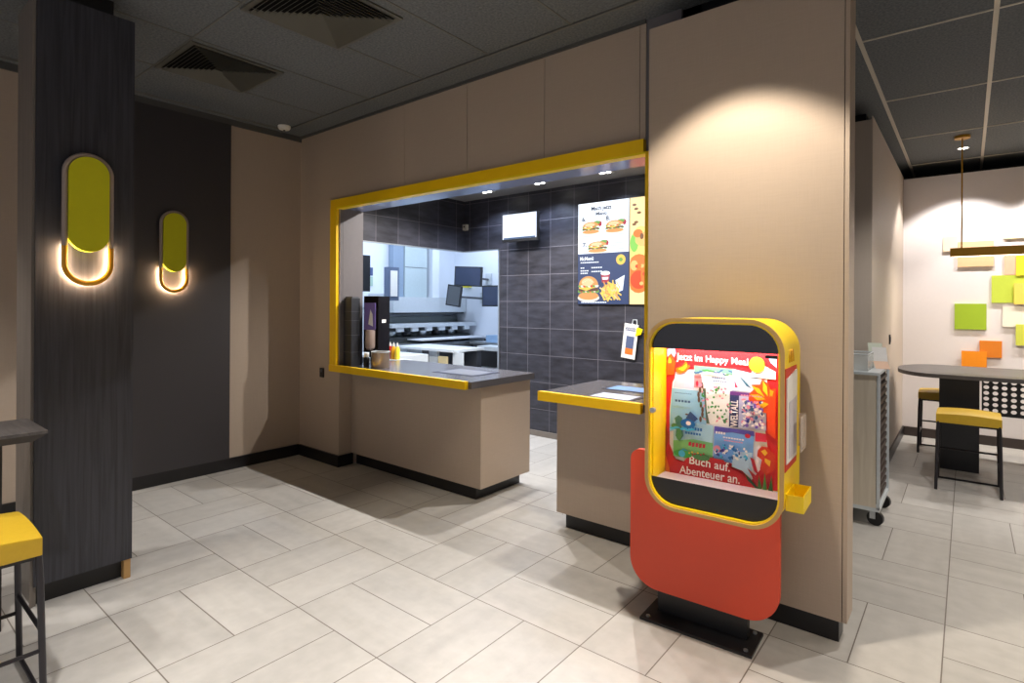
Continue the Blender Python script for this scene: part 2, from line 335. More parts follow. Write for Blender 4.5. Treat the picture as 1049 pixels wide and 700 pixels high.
def text_mesh(body, quad, depth, m, name, parent, bold=0, axis='xz', shear=0):
    """lettering filling a quad given as four (x, z) corners TL, TR, BR, BL on the plane y=depth of the parent's frame"""
    cu = bpy.data.curves.new(name, 'FONT'); cu.body = body; cu.offset = bold; cu.resolution_u = 3; cu.align_x = 'LEFT'
    ob = bpy.data.objects.new(name, cu); COL.objects.link(ob)
    dg = bpy.context.evaluated_depsgraph_get(); me = bpy.data.meshes.new_from_object(ob.evaluated_get(dg))
    bpy.data.objects.remove(ob); bpy.data.curves.remove(cu)
    xs = [v.co.x for v in me.vertices]; ys = [v.co.y for v in me.vertices]
    x0, x1, y0, y1 = min(xs), max(xs), min(ys), max(ys)
    TL, TR, BR, BL = [Vector(q) for q in quad]
    o = bpy.data.objects.new(name, me); COL.objects.link(o)
    for v in me.vertices:
        a = (v.co.x-x0)/(x1-x0); b = (v.co.y-y0)/(y1-y0)
        p = (BL*(1-a)+BR*a)*(1-b)+(TL*(1-a)+TR*a)*b
        v.co = (p.x, depth, p.y)
    c = Vector((sum(v.co.x for v in me.vertices)/len(me.vertices), depth, sum(v.co.z for v in me.vertices)/len(me.vertices)))
    for v in me.vertices: v.co -= c
    me.materials.append(m)
    o.parent = parent; o.location = c-(wloc(parent)-ROOT0)
    return o
ROOT0 = Vector((0,0,0))
def rect(x0, x1, z0, z1): return [(x0, z1), (x1, z1), (x1, z0), (x0, z0)]

# ------------------------------------------------------------------ the setting
S(MB().box(-8, 4.2, -3.2, 9, -.1, 0).build('floor', FLOOR))
S(MB().box(-5.2, 4.2, -3.2, 8.6, 3.05, 3.2).build('ceiling', CEIL))
# ceiling grid: broad bars along Y, fine bars along X
XL = [-.51-.6235*k for k in range(-6, 8)]; YLn = [2.68-1.28*k for k in range(0, 5)]; YLf = [2.68+1.265*k for k in range(1, 5)]
g = MB()
for x in XL:
    if x > -4.9:
        if x > -.55: g.m(0).box(x-.012, x+.012, -3, 8.4, 3.044, 3.0505)
        else: g.m(1).box(x-.005, x+.005, -3, 2.68, 3.046, 3.0505)
for y in YLn+YLf:
    x0 = -4.9 if y < 2.7 else -.51
    if y > 2.7: g.m(0).box(-.51, 3.6, y-.006, y+.006, 3.044, 3.0505)
    else: g.m(1).box(-4.9, -1.2 if y > 2 else 3.6, y-.005, y+.005, 3.046, 3.0505)
g.m(1).box(-4.99, 3.6, 2.675, 2.69, 3.04, 3.0505); g.box(-4.9, -4.885, -3, 2.68, 3.04, 3.0505)
g.build('ceiling_grid', [BAR, BARD], kind='structure')
S(MB().box(-4.99, -4.975, -3.2, 2.9, 3.0, 3.05).box(-4.99, -1.4, 2.885, 2.9, 3.03, 3.05).build('trim_1', mat('dark_edge_angle', (78,78,76), .6)))

S(MB().box(-5.19, -4.99, -3.2, 3.1, 0, 3.05).build('wall_left', BEIGE))
S(MB().box(-4.99, -4.972, 1.02, 2.234, .1, 3.0).build('wall_left_dark_cladding', DARKPANEL))
S(MB().box(-4.99, -4.972, -3.2, 2.885, 0, .1).build('baseboard_left', BASE))
w = MB()
w.m(1).box(-5.19, -4.335, 2.906, 3.145, 0, 3.05)
w.box(-4.335, -1.2, 2.906, 3.145, 2.304, 3.2)
w.m(0).box(-4.99, -4.337, 2.9, 2.9065, 0, 3.05)
for x0, x1 in ((-4.337, -3.462), (-3.46, -2.782), (-2.778, -2.102), (-2.098, -1.44), (-1.436, -1.402)):
    w.box(x0, x1, 2.9, 2.9065, 2.304, 3.05)
w.m(0).box(-4.3365, -4.334, 2.9, 3.145, 0, .85)
w.m(1).box(-4.3365, -4.3335, 2.93, 3.145, .85, 2.304)
w.m(2).box(-4.3335, -1.3, 2.93, 3.145, 2.3, 2.305)
w.build('wall_front', [BEIGE, mat('grey_reveal_laminate', (112,108,110), .32), SOFFIT], kind='structure')
S(MB().box(-4.97, -4.335, 2.883, 2.9, 0, .1).box(-4.335, -4.318, 2.883, 3.04, 0, .1).build('baseboard_front', BASE))
# partition beside the hatch
p = MB()
p.m(0).box(-1.31, -.412, 2.75, 2.76, .1, 2.91)
p.m(0).box(-.409, -.392, 2.752, 2.895, .1, 2.91)
p.m(1).box(-1.305, -.41, 2.76, 2.89, .1, 2.9)
p.m(2).box(-1.28, -.42, 2.93, 3.0, 2.6, 3.05)
p.build('wall_partition', [BEIGE, mat('brown_core', (70,50,38), .6), BASE], kind='structure')
S(MB().box(-1.3, -.425, 2.775, 2.88, 0, .1).build('baseboard_partition', BASE))
# service room
S(MB().box(-4.26, -1.1, 5.0, 5.07, 0, 2.72).box(-4.83, -4.26, 5.0, 5.07, 2.10, 2.72).build('wall_service_rear', TILE_X))
S(MB().box(-4.90, -4.83, 3.145, 5.07, 2.10, 2.72).build('wall_service_side', TILE_Y))
S(MB().box(-4.835, -4.818, 3.145, 5.0, 2.09, 2.103).box(-4.83, -4.252, 4.985, 5.0, 2.09, 2.103).box(-4.268, -4.252, 4.985, 5.07, 0, 2.1).build('trim_2', STEEL))
S(MB().box(-4.9, -1.1, 3.145, 5.07, 2.72, 2.8).build('ceiling_service', SERVCEIL))
S(MB().box(-1.2, -1.1, 2.93, 5.07, 0, 3.05).build('wall_service_right', BASE))  # coloured black so the gap above the partition stays dark
S(MB().box(-4.24, -1.2, 4.985, 5.0, 0, .06).build('baseboard_service', mat('tile_skirting', (120,112,104), .5)))
# kitchen shell
S(MB().box(-7.2, -7.0, 3.0, 7.2, 0, 2.9).build('wall_kitchen_left', WHITE))
S(MB().box(-7.0, -3.0, 7.0, 7.2, 0, 2.9).build('wall_kitchen_rear', WHITE))
S(MB().box(-3.1, -3.0, 5.07, 7.0, 0, 2.9).build('wall_kitchen_right', WHITE))
S(MB().box(-7.0, -5.19, 2.95, 3.1, 0, 2.9).build('wall_kitchen_near', WHITE))
S(MB().box(-7.2, -4.9, 2.95, 7.2, 2.9, 3.0).box(-4.9, -3.0, 5.07, 7.2, 2.9, 3.0).build('ceiling_kitchen', WHITE))
# corridor and right-hand room
c = MB()
c.m(0).box(-1.1, -.572, 5.07, 5.08, .1, 2.89).box(-.578, -.57, 5.082, 7.75, .1, 2.92)
c.m(1).box(-1.1, -.579, 5.085, 7.75, 0, 2.88).m(2).box(-1.1, -.66, 5.45, 8.2, 2.88, 3.05)
c.build('wall_corridor', [laminate('corridor_laminate', (186,173,160)), mat('brown_core', (70,50,38)), BASE], kind='structure')
S(MB().box(-.57, -.555, 5.09, 7.75, 0, .1).build('baseboard_corridor', BASE))
S(MB().box(-1.1, 4.2, 7.75, 7.9, 0, 2.90).build('wall_right_rear', CREAM))
S(MB().box(-1.1, 4.2, 8.45, 8.55, 2.885, 3.05).box(-1.1, 4.2, 7.9, 8.45, 2.84, 2.86).build('shadow_gap_fascia', BASE))  # black strips stand in for the shade in the gap above the wall
S(MB().box(-.57, 3.8, 7.735, 7.75, 0, .1).build('baseboard_right_rear', mat('brown_plinth', (60,50,46), .4)))
S(MB().box(3.8, 4.0, -3.2, 7.9, 0, 3.05).build('wall_right', BEIGE))
S(MB().box(-5.2, 4.0, -3.3, -3.1, 0, 3.05).build('wall_rear', BEIGE))

# pillar
pl = MB()
pl.m(0).box(-3.44, -3.42, .632, 1.035, .10, 2.93)
pl.m(1).box(-3.80, -3.44, .63, .645, 0, 2.93).box(-3.8, -3.44, 1.02, 1.035, 0, 2.93)
pl.m(2).box(-3.79, -3.465, .65, 1.015, 0, 2.92).box(-3.75, -3.53, .70, .97, 2.92, 3.05)
pl.m(3).box(-3.466, -3.425, 1.0, 1.03, 0, .1)
pl.m(1).box(-3.44, -3.43, .62, .632, 0, 2.93)
pl.build('pillar', [PILLAR, PILLAR_SIDE, BLK, mat('raw_wood_edge', (190,150,95), .7)], kind='structure')

# ------------------------------------------------------------------ yellow hatch frame
fr = thing('hatch_frame', 'yellow frame running around the serving hatch opening', 'frame', (-2.9, 2.89, .85))
MB().box(-4.44, -1.4, 2.87, 2.93, 2.304, 2.378).build('top_rail', YEL, fr)
MB().box(-4.44, -4.392, 2.868, 2.9, .905, 2.304).box(-4.392, -4.345, 2.869, 2.896, .905, 2.304).build('side_post', YEL, fr)
MB().box(-1.388, -1.312, 2.868, 2.93, .9, 2.304).build('side_post', YEL, fr)
MB().box(-4.345, -1.388, 2.869, 2.93, 2.292, 2.304).build('under_lip', YELB, fr)

# ------------------------------------------------------------------ service counters
def counter(label, x0, x1, strip_x0, strip_x1, end_right, kx0, kx1):
    t = thing('service_counter', label, 'counter', ((x0+x1)/2, 3.3, 0))
    MB().box(x0+.02, x1-.02, 3.045, 3.6, .1, .848).build('carcass', BEIGE, t)
    MB().box(x0, x1-(.004 if end_right else 0), 3.03, 3.045, .1, .848).build('front_panel', BEIGE, t)
    if end_right:
        MB().box(x1-.016, x1, 3.031, 3.62, .1, .848).build('end_panel', BEIGE, t)
        MB().box(x0, x1+.03, 2.895, 3.64, .85, .9).bevel(.003).build('worktop', TOP, t)
    else:
        MB().box(x0, x0+.016, 3.046, 3.62, .1, .848).build('end_panel', BEIGE, t)
        MB().box(x0-.035, x1, 2.895, 3.64, .85, .898).bevel(.003).build('worktop', TOP, t)
    MB().box(kx0, kx1, 3.07, 3.59, 0, .1).build('plinth', BASE, t)
    MB().box(strip_x0, strip_x1, 2.862, 2.896, .846, .904).bevel(.004).build('yellow_edge', YEL, t, label='glossy yellow front edge')
    return t
counter('long beige serving counter with dark worktop and yellow edge, left of the gap', -4.33, -2.75, -4.44, -2.752, True, -4.31, -2.83)
counter('short beige counter with yellow edge running behind the display case', -2.078, -1.32, -2.113, -1.406, False, -2.03, -1.32)

def mat_thing(label, pts, z, frame_c, inner_c, n):
    t = thing('counter_mat', label, 'mat', (sum(p[0] for p in pts)/4, sum(p[1] for p in pts)/4, z), 'counter mats')
    MB().prism([(x, y, z) for x, y in pts], (0,0,.002)).build('border', frame_c, t)
    cx = sum(p[0] for p in pts)/4; cy = sum(p[1] for p in pts)/4
    MB().prism([(cx+(x-cx)*.84, cy+(y-cy)*.8, z+.002) for x, y in pts], (0,0,.0012)).build('sheet', inner_c, t)
NAVY = mat('navy_print', (28,34,60), .4)
mat_thing('dark grey mat lying flat on the long counter worktop', [(-3.38,3.13),(-2.93,3.13),(-2.93,3.45),(-3.38,3.45)], .9002, NAVY, mat('grey_print', (110,112,122), .35), 0)
mat_thing('white sheet with navy border on the short counter, nearer the yellow edge', [(-1.80,2.92),(-1.5,2.92),(-1.5,3.13),(-1.80,3.13)], .8982, NAVY, mat('pale_blue_print', (205,212,235), .35), 0)
mat_thing('blue sheet on the short counter, farther from the yellow edge', [(-1.88,3.25),(-1.5,3.25),(-1.5,3.46),(-1.88,3.46)], .8982, NAVY, mat('blue_print', (120,160,215), .35), 0)

# socket on the front wall, smoke detector
t = thing('wall_socket', 'small black wall socket left of the yellow hatch frame', 'socket', (-4.6, 2.897, .78))
MB().box(-4.625, -4.57, 2.887, 2.9, .775, .86).bevel(.004).build('socket_plate', BLK, t)
MB().cyl((-4.597, 2.888, .835), (-4.597, 2.884, .835), .014).build('socket_dial', GREY, t)
t = thing('smoke_detector', 'small white smoke detector on ceiling near the corner', 'detector', (-4.79, 2.62, 3.02))
MB().lathe([(.03,-.035),(.045,-.03),(.055,-.012),(.055,0)], (-4.79, 2.62, 3.05)).build('housing', PAPER, t, smooth=True)
MB().cyl((-4.79, 2.62, 3.015), (-4.79, 2.62, 3.008), .008).build('status_light', BLK, t)

# ceiling air vents
def vent(x0, x1, y0, y1, label):
    cx, cy = (x0+x1)/2, (y0+y1)/2; h = (x1-x0)/2
    t = thing('ceiling_vent', label, 'air vent', (cx, cy, 3.0), 'square ceiling vents')
    def sq(r, z): return [(cx-r, cy-r, z), (cx+r, cy-r, z), (cx+r, cy+r, z), (cx-r, cy+r, z)]
    MB().ring(sq(h, 3.040), sq(h-.03, 3.040), (0,0,.0095)).build('frame', VENT, t)
    MB().box(cx-h+.03, cx+h-.03, cy-h+.03, cy+h-.03, 3.047, 3.0495).build('backing', mat('vent_dark', (6,6,6), .9), t)
    b = MB()
    for k in range(11):
        r = h-.034-k*.0245
        if r < .02: break
        # each louvre ring slopes down and outward
        a = sq(r-.019, 3.0455); c = sq(r, 3.0275); a2 = sq(r-.017, 3.0465); c2 = sq(r+.001, 3.0290)
        va = [b.bm.verts.new(q) for q in a]; vc = [b.bm.verts.new(q) for q in c]; va2 = [b.bm.verts.new(q) for q in a2]; vc2 = [b.bm.verts.new(q) for q in c2]
        for i in range(4):
            j = (i+1) % 4
            for q in ((va[i], va[j], vc[j], vc[i]), (va2[i], vc2[i], vc2[j], va2[j]), (vc[i], vc[j], vc2[j], vc2[i]), (va[i], va2[i], va2[j], va[j])): b.bm.faces.new(q)
    b.build('louvres', VENT, t)
VENT = mat('vent_grey', (84,83,76), .5)
vent(-4.268, -3.67, 1.405, 2.003, 'square grey slotted ceiling vent beside the tall dark pillar')
vent(-3.065, -2.45, 1.42, 2.035, 'square grey slotted ceiling vent at the top edge, nearer the serving hatch')

# ------------------------------------------------------------------ wall lamps (capsule plate over a glowing loop)
def wall_lamp(cy, x, label):
    t = thing('wall_lamp', label, 'wall lamp', (x, cy, 1.53), 'capsule wall lamps')
    R = .094; zt = 2.19-.012-R; zb = 1.532+.012+R; zm = 1.725; X = x+.035
    up = [(X, cy-R, zm)]+[(X, cy-R, zm+(zt-zm)*k/3) for k in (1,2)]+[(X, cy-R*math.cos(a), zt+R*math.sin(a)) for a in [PI*k/20 for k in range(21)]]+[(X, cy+R, zm+(zt-zm)*k/3) for k in (2,1)]+[(X, cy+R, zm)]
    lo = [(X, cy-R, zm)]+[(X, cy-R*math.cos(a), zb-R*math.sin(a)) for a in [PI*k/20 for k in range(21)]]+[(X, cy+R, zm)]
    MB().tube(up, .0125).build('frame_tube', TAUPE, t, smooth=True)
    MB().tube(lo, .0125).build('lamp_loop', mat('amber_yellow', (214,150,14), .4), t, smooth=True, label='mustard yellow lower loop')
    MB().tube([(x+.017, p[1], p[2]) for p in lo], .004, 6).build('light_strip', GLOW, t)
    w = .083; za = 1.70+w; zc = 2.168-w
    cap = [(x+.02, cy-w*math.cos(a), zc+w*math.sin(a)) for a in [PI*k/18 for k in range(19)]]+[(x+.02, cy+w*math.cos(a), za-w*math.sin(a)) for a in [PI*k/18 for k in range(19)]]
    MB().prism(cap, (.035, 0, 0)).bevel(.004).build('face_plate', OLIVE, t, smooth=True, label='olive yellow capsule plate')
    MB().cyl((x, cy, 1.9), (x+.02, cy, 1.9), .05).build('wall_mount', BLK, t)
wall_lamp(.829, -3.42, 'larger looking capsule lamp on the tall dark pillar')
wall_lamp(1.775, -4.972, 'smaller looking capsule lamp on the charcoal wall panel behind the pillar')

# ------------------------------------------------------------------ stools
def make_stool(label, loc, rot=0):
    t = thing('bar_stool', label, 'stool', (0,0,0), 'mustard seated stools')
    s = MB().box(-.2, .2, -.19, .19, .535, .60)
    bmesh.ops.subdivide_edges(s.bm, edges=list(s.bm.edges), cuts=5, use_grid_fill=True)
    for v in s.bm.verts:
        if v.co.z > .55: v.co.z += .012*(1-(v.co.x/.2)**2)+.012*(1-(v.co.y/.19)**2)
    s.bevel(.006, 2); s.build('seat', MUST, t, smooth=True)
    MB().box(-.185, .185, -.175, .175, .52, .535).build('seat_base', BLK, t)
    for sx in (-1, 1):
        for sy in (-1, 1):
            MB().tube([(sx*.186, sy*.18, .545), (sx*.19, sy*.185, .45), (sx*.198, sy*.195, .0)], .011, 10).build('leg', DGM, t, smooth=True)
    for sx in (-1, 1): MB().tube([(sx*.194, -.19, .19), (sx*.194, .19, .19)], .008, 8).build('rung', DGM, t, smooth=True)
    for sy in (1,): MB().tube([(-.198, sy*.195, .008), (.198, sy*.195, .008)], .008, 8).build('foot_bar', DGM, t, smooth=True)
    MB().tube([(-.192, .189, .26), (.192, .189, .26)], .008, 8).build('footrest', DGM, t, smooth=True)
    t.location = loc; t.rotation_euler = (0, 0, rot)
    return t
DGM = mat('dark_metal_tube', (52,50,54), .35, metal=.5)
stool = make_stool('mustard seated stool in the left foreground, cut by the picture edge', (-2.79, .315, 0), 0)
s2 = copy_tree(stool); s2.location = (.008, 5.80, 0); s2['label'] = 'mustard seated stool in front of the oval table, whole in view'
s3 = copy_tree(stool); s3.location = (-.18, 7.10, 0); s3['label'] = 'mustard seated stool behind the oval table, mostly hidden by its pedestal'

# left table
t = thing('high_table', 'dark wood laminate table at the left edge beside the pillar', 'table', (-3.24, 0, 0))
tb = MB(); tb.prism([(-3.45,-1,.9),(-3.06,-1,.9),(-3.06,.612,.9),(-3.45,.612,.9)], (0,0,-.012))
tb.build('tabletop', TABLE, t)
ub = MB(); A = [(-3.45,-1,.888),(-3.06,-1,.888),(-3.06,.612,.888),(-3.45,.612,.888)]; Bq = [(-3.45,-1,.855),(-3.09,-1,.855),(-3.09,.57,.855),(-3.45,.57,.855)]
va = [ub.bm.verts.new(q) for q in A]; vb = [ub.bm.verts.new(q) for q in Bq]
for i in range(4): ub.bm.faces.new((va[i], va[(i+1) % 4], vb[(i+1) % 4], vb[i]))
ub.bm.faces.new(va); ub.bm.faces.new(vb[::-1])
ub.build('bevelled_underside', mat('table_edge', (58,54,54), .5), t)
MB().box(-3.36, -3.29, .02, .50, .0, .855).build('pedestal', BLK, t)

# ------------------------------------------------------------------ right room furniture
t = thing('oval_table', 'long round-ended dark table under the brass pendant', 'table', (.9, 6.6, 0))
def oval(z, o=0):
    cy = 6.58; r = .50-o; x0 = -.52+o
    L = [(x0+.30-.30*math.cos(a)*(1), cy+r*math.sin(a), z) for a in [-PI/2+PI*k/24 for k in range(25)]]
    return L+[(2.6, cy+r, z), (2.6, cy-r, z)]
MB().prism(oval(.838), (0,0,.034)).bevel(.004).build('tabletop', TABLE, t)
MB().box(-.195, .085, 6.36, 6.80, 0, .838).build('pedestal', BLK, t)
MB().box(1.9, 2.18, 6.36, 6.80, 0, .838).build('pedestal', BLK, t)
pf = MB(); x = .1; nx, nz = 30, 6; w = .06; zb = .512
for i in range(nx):
    for j in range(nz):
        cx = x+w*(i+.5); cz = zb+.02+w*.83*(j+.5); hw, hz = w/2, w*.83/2
        sqp = []; cp = []
        for k in range(16):
            a = 2*PI*(k+.5)/16; ca, sa = math.cos(a), math.sin(a); q = max(abs(ca), abs(sa))
            sqp.append((cx+hw*ca/q, 6.40, cz+hz*sa/q)); cp.append((cx+.019*ca, 6.40, cz+.017*sa))
        # corner fill uses the square outline itself
        vo = [pf.bm.verts.new(q) for q in sqp]; vi = [pf.bm.verts.new(q) for q in cp]
        for k in range(16): pf.bm.faces.new((vo[k], vo[(k+1) % 16], vi[(k+1) % 16], vi[k]))
        co = [(cx+hw, 1, 1), (cx-hw, -1, 1), (cx-hw, -1, -1), (cx+hw, 1, -1)]
        for q, (sx, sz) in enumerate(((1,1),(-1,1),(-1,-1),(1,-1))):
            k = 1+4*q; pf.bm.faces.new((pf.bm.verts.new(sqp[k]), pf.bm.verts.new((cx+sx*hw, 6.40, cz+sz*hz)), pf.bm.verts.new(sqp[k+1])))
pf.box(.1, 1.9, 6.398, 6.402, .512, .532); pf.box(.1, 1.9, 6.398, 6.402, zb+.02+w*.83*nz, .838)
bmesh.ops.remove_doubles(pf.bm, verts=pf.bm.verts, dist=1e-5)
pfo = pf.build('perforated_panel', BLK, t)
sm = pfo.modifiers.new('thick', 'SOLIDIFY'); sm.thickness = .004

t = thing('pendant_lamp', 'long brass bar pendant hanging above the oval table', 'pendant lamp', (.6, 6.7, 1.93))
PY = 6.7
MB().box(-.13, 2.3, PY-.02, PY+.02, 1.925, 2.005).bevel(.002).build('light_bar', BRASS, t)
MB().box(-.12, 2.29, PY-.014, PY+.014, 1.921, 1.925).build('diffuser', emitmat('pendant_diffuser', (255,235,200), 5), t)
for x in (-.045, 2.1): MB().cyl((x, PY, 2.005), (x, PY, 3.03), .006, n=10).build('rod', BRASS, t)
for x in (-.045, 2.1): MB().lathe([(.06,-.025),(.06,0)], (x, PY, 3.05)).build('canopy', BRASS, t)

# coloured acoustic squares on the right rear wall
SQ = [('pale cream', (250,232,205), -.21, -.088, 2.06, 2.22, 'faint, top left of the group beside the brass pendant'),
 ('peach', (240,196,150), -.085, .21, 1.885, 2.155, 'crossed by the brass pendant bar'),
 ('ivory', (250,246,205), .29, .59, 2.165, 2.375, 'high on the right, above the pendant bar'),
 ('salmon', (240,190,160), .295, .56, 1.79, 2.0, 'directly below the pendant bar at right'),
 ('yellow', (250,222,50), .385, .66, 1.78, 1.985, 'overlapping the salmon and lime squares'),
 ('yellow-green', (192,210,70), .195, .50, 1.50, 1.785, 'larger upper lime square at the right picture edge'),
 ('amber', (250,206,90), .37, .66, 1.485, 1.70, 'overlapping the upper lime square'),
 ('off-white', (238,232,215), .285, .55, 1.25, 1.46, 'pale one just above the table right of the lime squares'),
 ('olive-lime', (206,212,80), .385, .66, 1.065, 1.28, 'lowest green one at the right picture edge'),
 ('lime green', (158,188,40), -.108, .155, 1.215, 1.49, 'alone at left, beneath the peach one'),
 ('dark orange', (226,130,30), .10, .28, .925, 1.10, 'low, behind the brighter orange one'),
 ('bright orange', (250,150,20), -.048, .16, .77, .985, 'lowest of all, its foot hidden by the table')]
for i, (nm, rgb, x0, x1, z0, z1, where) in enumerate(SQ):
    y = 7.75-.012*(1+(i in (4, 6, 8, 11))+ (i == 6))
    o = MB().box(x0, x1, y-.011, 7.7499 if i not in (4,6,8,11) else y, z0, z1).bevel(.002).build('wall_square', mat('felt_'+nm.replace(' ', '_'), rgb, .8, var=.04), None)
    tag(o, f'{nm} wall square, {where}', 'wall decoration', 'coloured wall squares')
for o in [o for o in bpy.data.objects if o.name.startswith('wall_square')]: o['kind'] = 'thing'

# tray trolley
t = thing('tray_trolley', 'pale wood fronted tray trolley on black castors by the corridor wall', 'trolley', (-.68, 4.6, 0))
MB().box(-.95, -.462, 4.36, 4.378, .13, 1.0).build('front_panel', woodgrain('pale_oak', (222,212,194), (204,192,172), s=(14,14,1)), t)
MB().box(-.955, -.445, 4.352, 4.93, 1.0, 1.018).build('top_tray', STEELP, t)
fm = MB()
for y in (4.36, 4.90): fm.box(-.458, -.440, y, y+.02, .12, 1.0)
fm.box(-.955, -.44, 4.36, 4.92, .105, .13).build('frame', STEELP, t)
MB().box(-.95, -.465, 4.90, 4.92, .13, 1.0).build('rear_panel', DGREY, t)
for k in range(16):
    MB().box(-.94, -.452, 4.385, 4.895, .15+k*.053, .172+k*.053).bevel(.006).build('tray', mat('brown_tray', (66,54,48), .5), t)
for x in (-.88, -.47):
    for y in (4.42, 4.84):
        w = MB(); w.cyl((x-.002, y-.014, .048), (x+.004, y+.014, .048), .048, n=24)
        wo = w.build('wheel', BLK, t, smooth=True)
        MB().box(x-.03, x+.002, y-.022, y-.0155, .045, .106).box(x-.03, x+.002, y+.0155, y+.022, .045, .106).box(x-.03, x+.002, y-.022, y+.022, .098, .106).build('caster_fork', STEEL, t)
bn = thing('clear_bin', 'clear plastic bin standing on top of the tray trolley', 'bin', (-.7, 4.6, 1.018))
CLEAR = mat('clear_acrylic', (225,228,225), .15, alpha=.35)
bb = MB(); bb.box(-.9, -.52, 4.42, 4.424, 1.0185, 1.13).box(-.9, -.52, 4.70, 4.704, 1.0185, 1.13).box(-.904, -.9, 4.42, 4.704, 1.0185, 1.13).box(-.52, -.516, 4.42, 4.704, 1.0185, 1.13).box(-.9, -.52, 4.42, 4.704, 1.0185, 1.022)
bb.build('bin_shell', CLEAR, bn)
MB().tube([(-.902,4.422,1.13),(-.518,4.422,1.13),(-.518,4.702,1.13),(-.902,4.702,1.13)], .004, 6, True).build('bin_rim', STEELP, bn)
for k, (x, y, a, rgb, lab) in enumerate([(-.492, 4.80, .15, (225,232,215), 'pale green tilted sheet on the trolley, behind the white one'), (-.470, 4.72, .1, (240,238,235), 'white tilted leaflet on the trolley top, beside the bin'), (-.462, 4.66, .05, (232,196,170), 'peach coloured low leaflet on the trolley, nearest the front')]):
    m = MB(); h = (.17, .145, .05)[k]; y0 = y-.05; x += (0, .012, .02)[k]
    m.prism([(x-.055, y, 1.0185), (x+.03, y, 1.0185), (x+.012, y+.03, 1.018+h), (x-.075, y+.03, 1.018+h)], (0,.003,0))
    tag(m.build('leaflet', mat('leaflet_%d' % k, rgb, .6)), lab, 'leaflet', 'leaflets on the trolley')
t = thing('wall_switch', 'small black switch on the corridor wall above the trolley', 'switch', (-.56, 6.6, 1.1))
MB().box(-.57, -.560, 6.3, 6.36, 1.1, 1.19).bevel(.003).build('switch_plate', BLK, t)
MB().box(-.560, -.556, 6.315, 6.345, 1.12, 1.17).build('rocker', GREY, t)

# ------------------------------------------------------------------ display case (kiosk), built unrotated about its base
KX, KY, KR = -.93, 2.50, math.radians(2.5)
K = thing('display_case', 'yellow and red lit display stand with book poster, before the beige partition', 'display stand', (0,0,0))
MB().box(-.245, .245, -.10, .105, 0, .012).bevel(.003).build('base_plate', BLK, K)
for x in (-.215, .215):
    for y in (-.075, .08): MB().cyl((x, y, .012), (x, y, .018), .009, n=12).build('bolt', STEEL, K)
MB().box(-.20, .20, .0045, .05, .012, .60).bevel(.004).build('post', BLK, K)
rl, rr_, rb_, q = -.328, .334, .118, .135
RP = [(rr_, -.026, .64), (-.205, -.026, .64), (-.205, -.026, .765)]
RP += [(rl+.05+.05*math.cos(a), -.026, .715+.05*math.sin(a)) for a in [PI/2+PI/2*k/8 for k in range(9)]]
RP += [(rl+q+q*math.cos(a), -.026, rb_+q+q*math.sin(a)) for a in [PI+PI/2*k/14 for k in range(15)]]
RP += [(rr_-q+q*math.cos(a), -.026, rb_+q+q*math.sin(a)) for a in [1.5*PI+PI/2*k/14 for k in range(15)]]
rp = MB(); rp.prism(RP, (0,.03,0))
rp.build('red_panel', RED, K, smooth=True, label='red rounded lower panel')
X0, X1, Z0, Z1, F0 = -.198, .372, .556, 1.396, -.16
RC = .135
sh = MB(); sh.ring(rrect(X0, X1, Z0, Z1, RC, F0+.006), rrect(X0+.022, X1-.022, Z0+.022, Z1-.022, RC-.022, F0+.006), (0,.33,0))
sh.build('case_shell', YELB, K, smooth=True, label='bright yellow rounded case')
MB().ring(rrect(X0-.001, X1+.001, Z0-.001, Z1+.001, RC, F0), rrect(X0+.014, X1-.014, Z0+.014, Z1-.014, RC-.014, F0), (0,.006,0)).build('front_rim', TAN, K, smooth=True, label='tan front edge')
MB().prism(rrect(X0+.022, X1-.022, Z0+.022, Z1-.022, RC-.022, .022), (0,.008,0)).build('back_panel', YELB, K)
# black printed bands behind the glass
gx0, gx1, gz0, gz1 = X0+.0225, X1-.0225, Z0+.0225, Z1-.0225
rr = rrect(gx0, gx1, gz0, gz1, RC-.0225, F0+.02)
def clip(P, z, up):
    out = []
    for i in range(len(P)):
        a, b = P[i], P[(i+1) % len(P)]; ia = (a[2] > z) == up; ib = (b[2] > z) == up
        if ia: out.append(a)
        if ia != ib:
            f = (z-a[2])/(b[2]-a[2]); out.append((a[0]+(b[0]-a[0])*f, a[1], z))
    return out
MB().prism(clip(rr, 1.262, True), (0,.004,0)).build('top_mask', BLKG, K, label='black band across the top')
MB().prism(clip(rr, .686, False), (0,.004,0)).build('bottom_mask', mat('matt_black_mask', (24,22,22), .45), K, label='black band across the bottom')
MB().box(gx0+.004, gx1-.004, -.135, .018, .664, .672).build('shelf', mat('grey_ledge', (200,200,208), .25), K)
MB().box(gx0+.01, gx1-.01, -.10, -.06, 1.285, 1.295).build('light_strip', LED, K, label='glowing strip lamp')
MB().cyl((X0+.034, F0+.012, .985), (X0+.034, F0-.004, .985), .012, n=20).build('lock', STEEL, K, smooth=True)
MB().box(gx1-.05, gx1-.004, F0+.016, F0+.02, 1.243, 1.256).build('hinge_tab', BLK, K)
MB().prism(clip(clip(rr, 1.262, False), .686, True), (0,.003,0)).build('glass_pane', mat('display_glass', (12,12,12), .03, alpha=.07), K)
# left yellow door stile seen through the glass
MB().box(gx0, gx0+.004, -.13, .02, .686, 1.262).build('inner_lining', YELB, K)
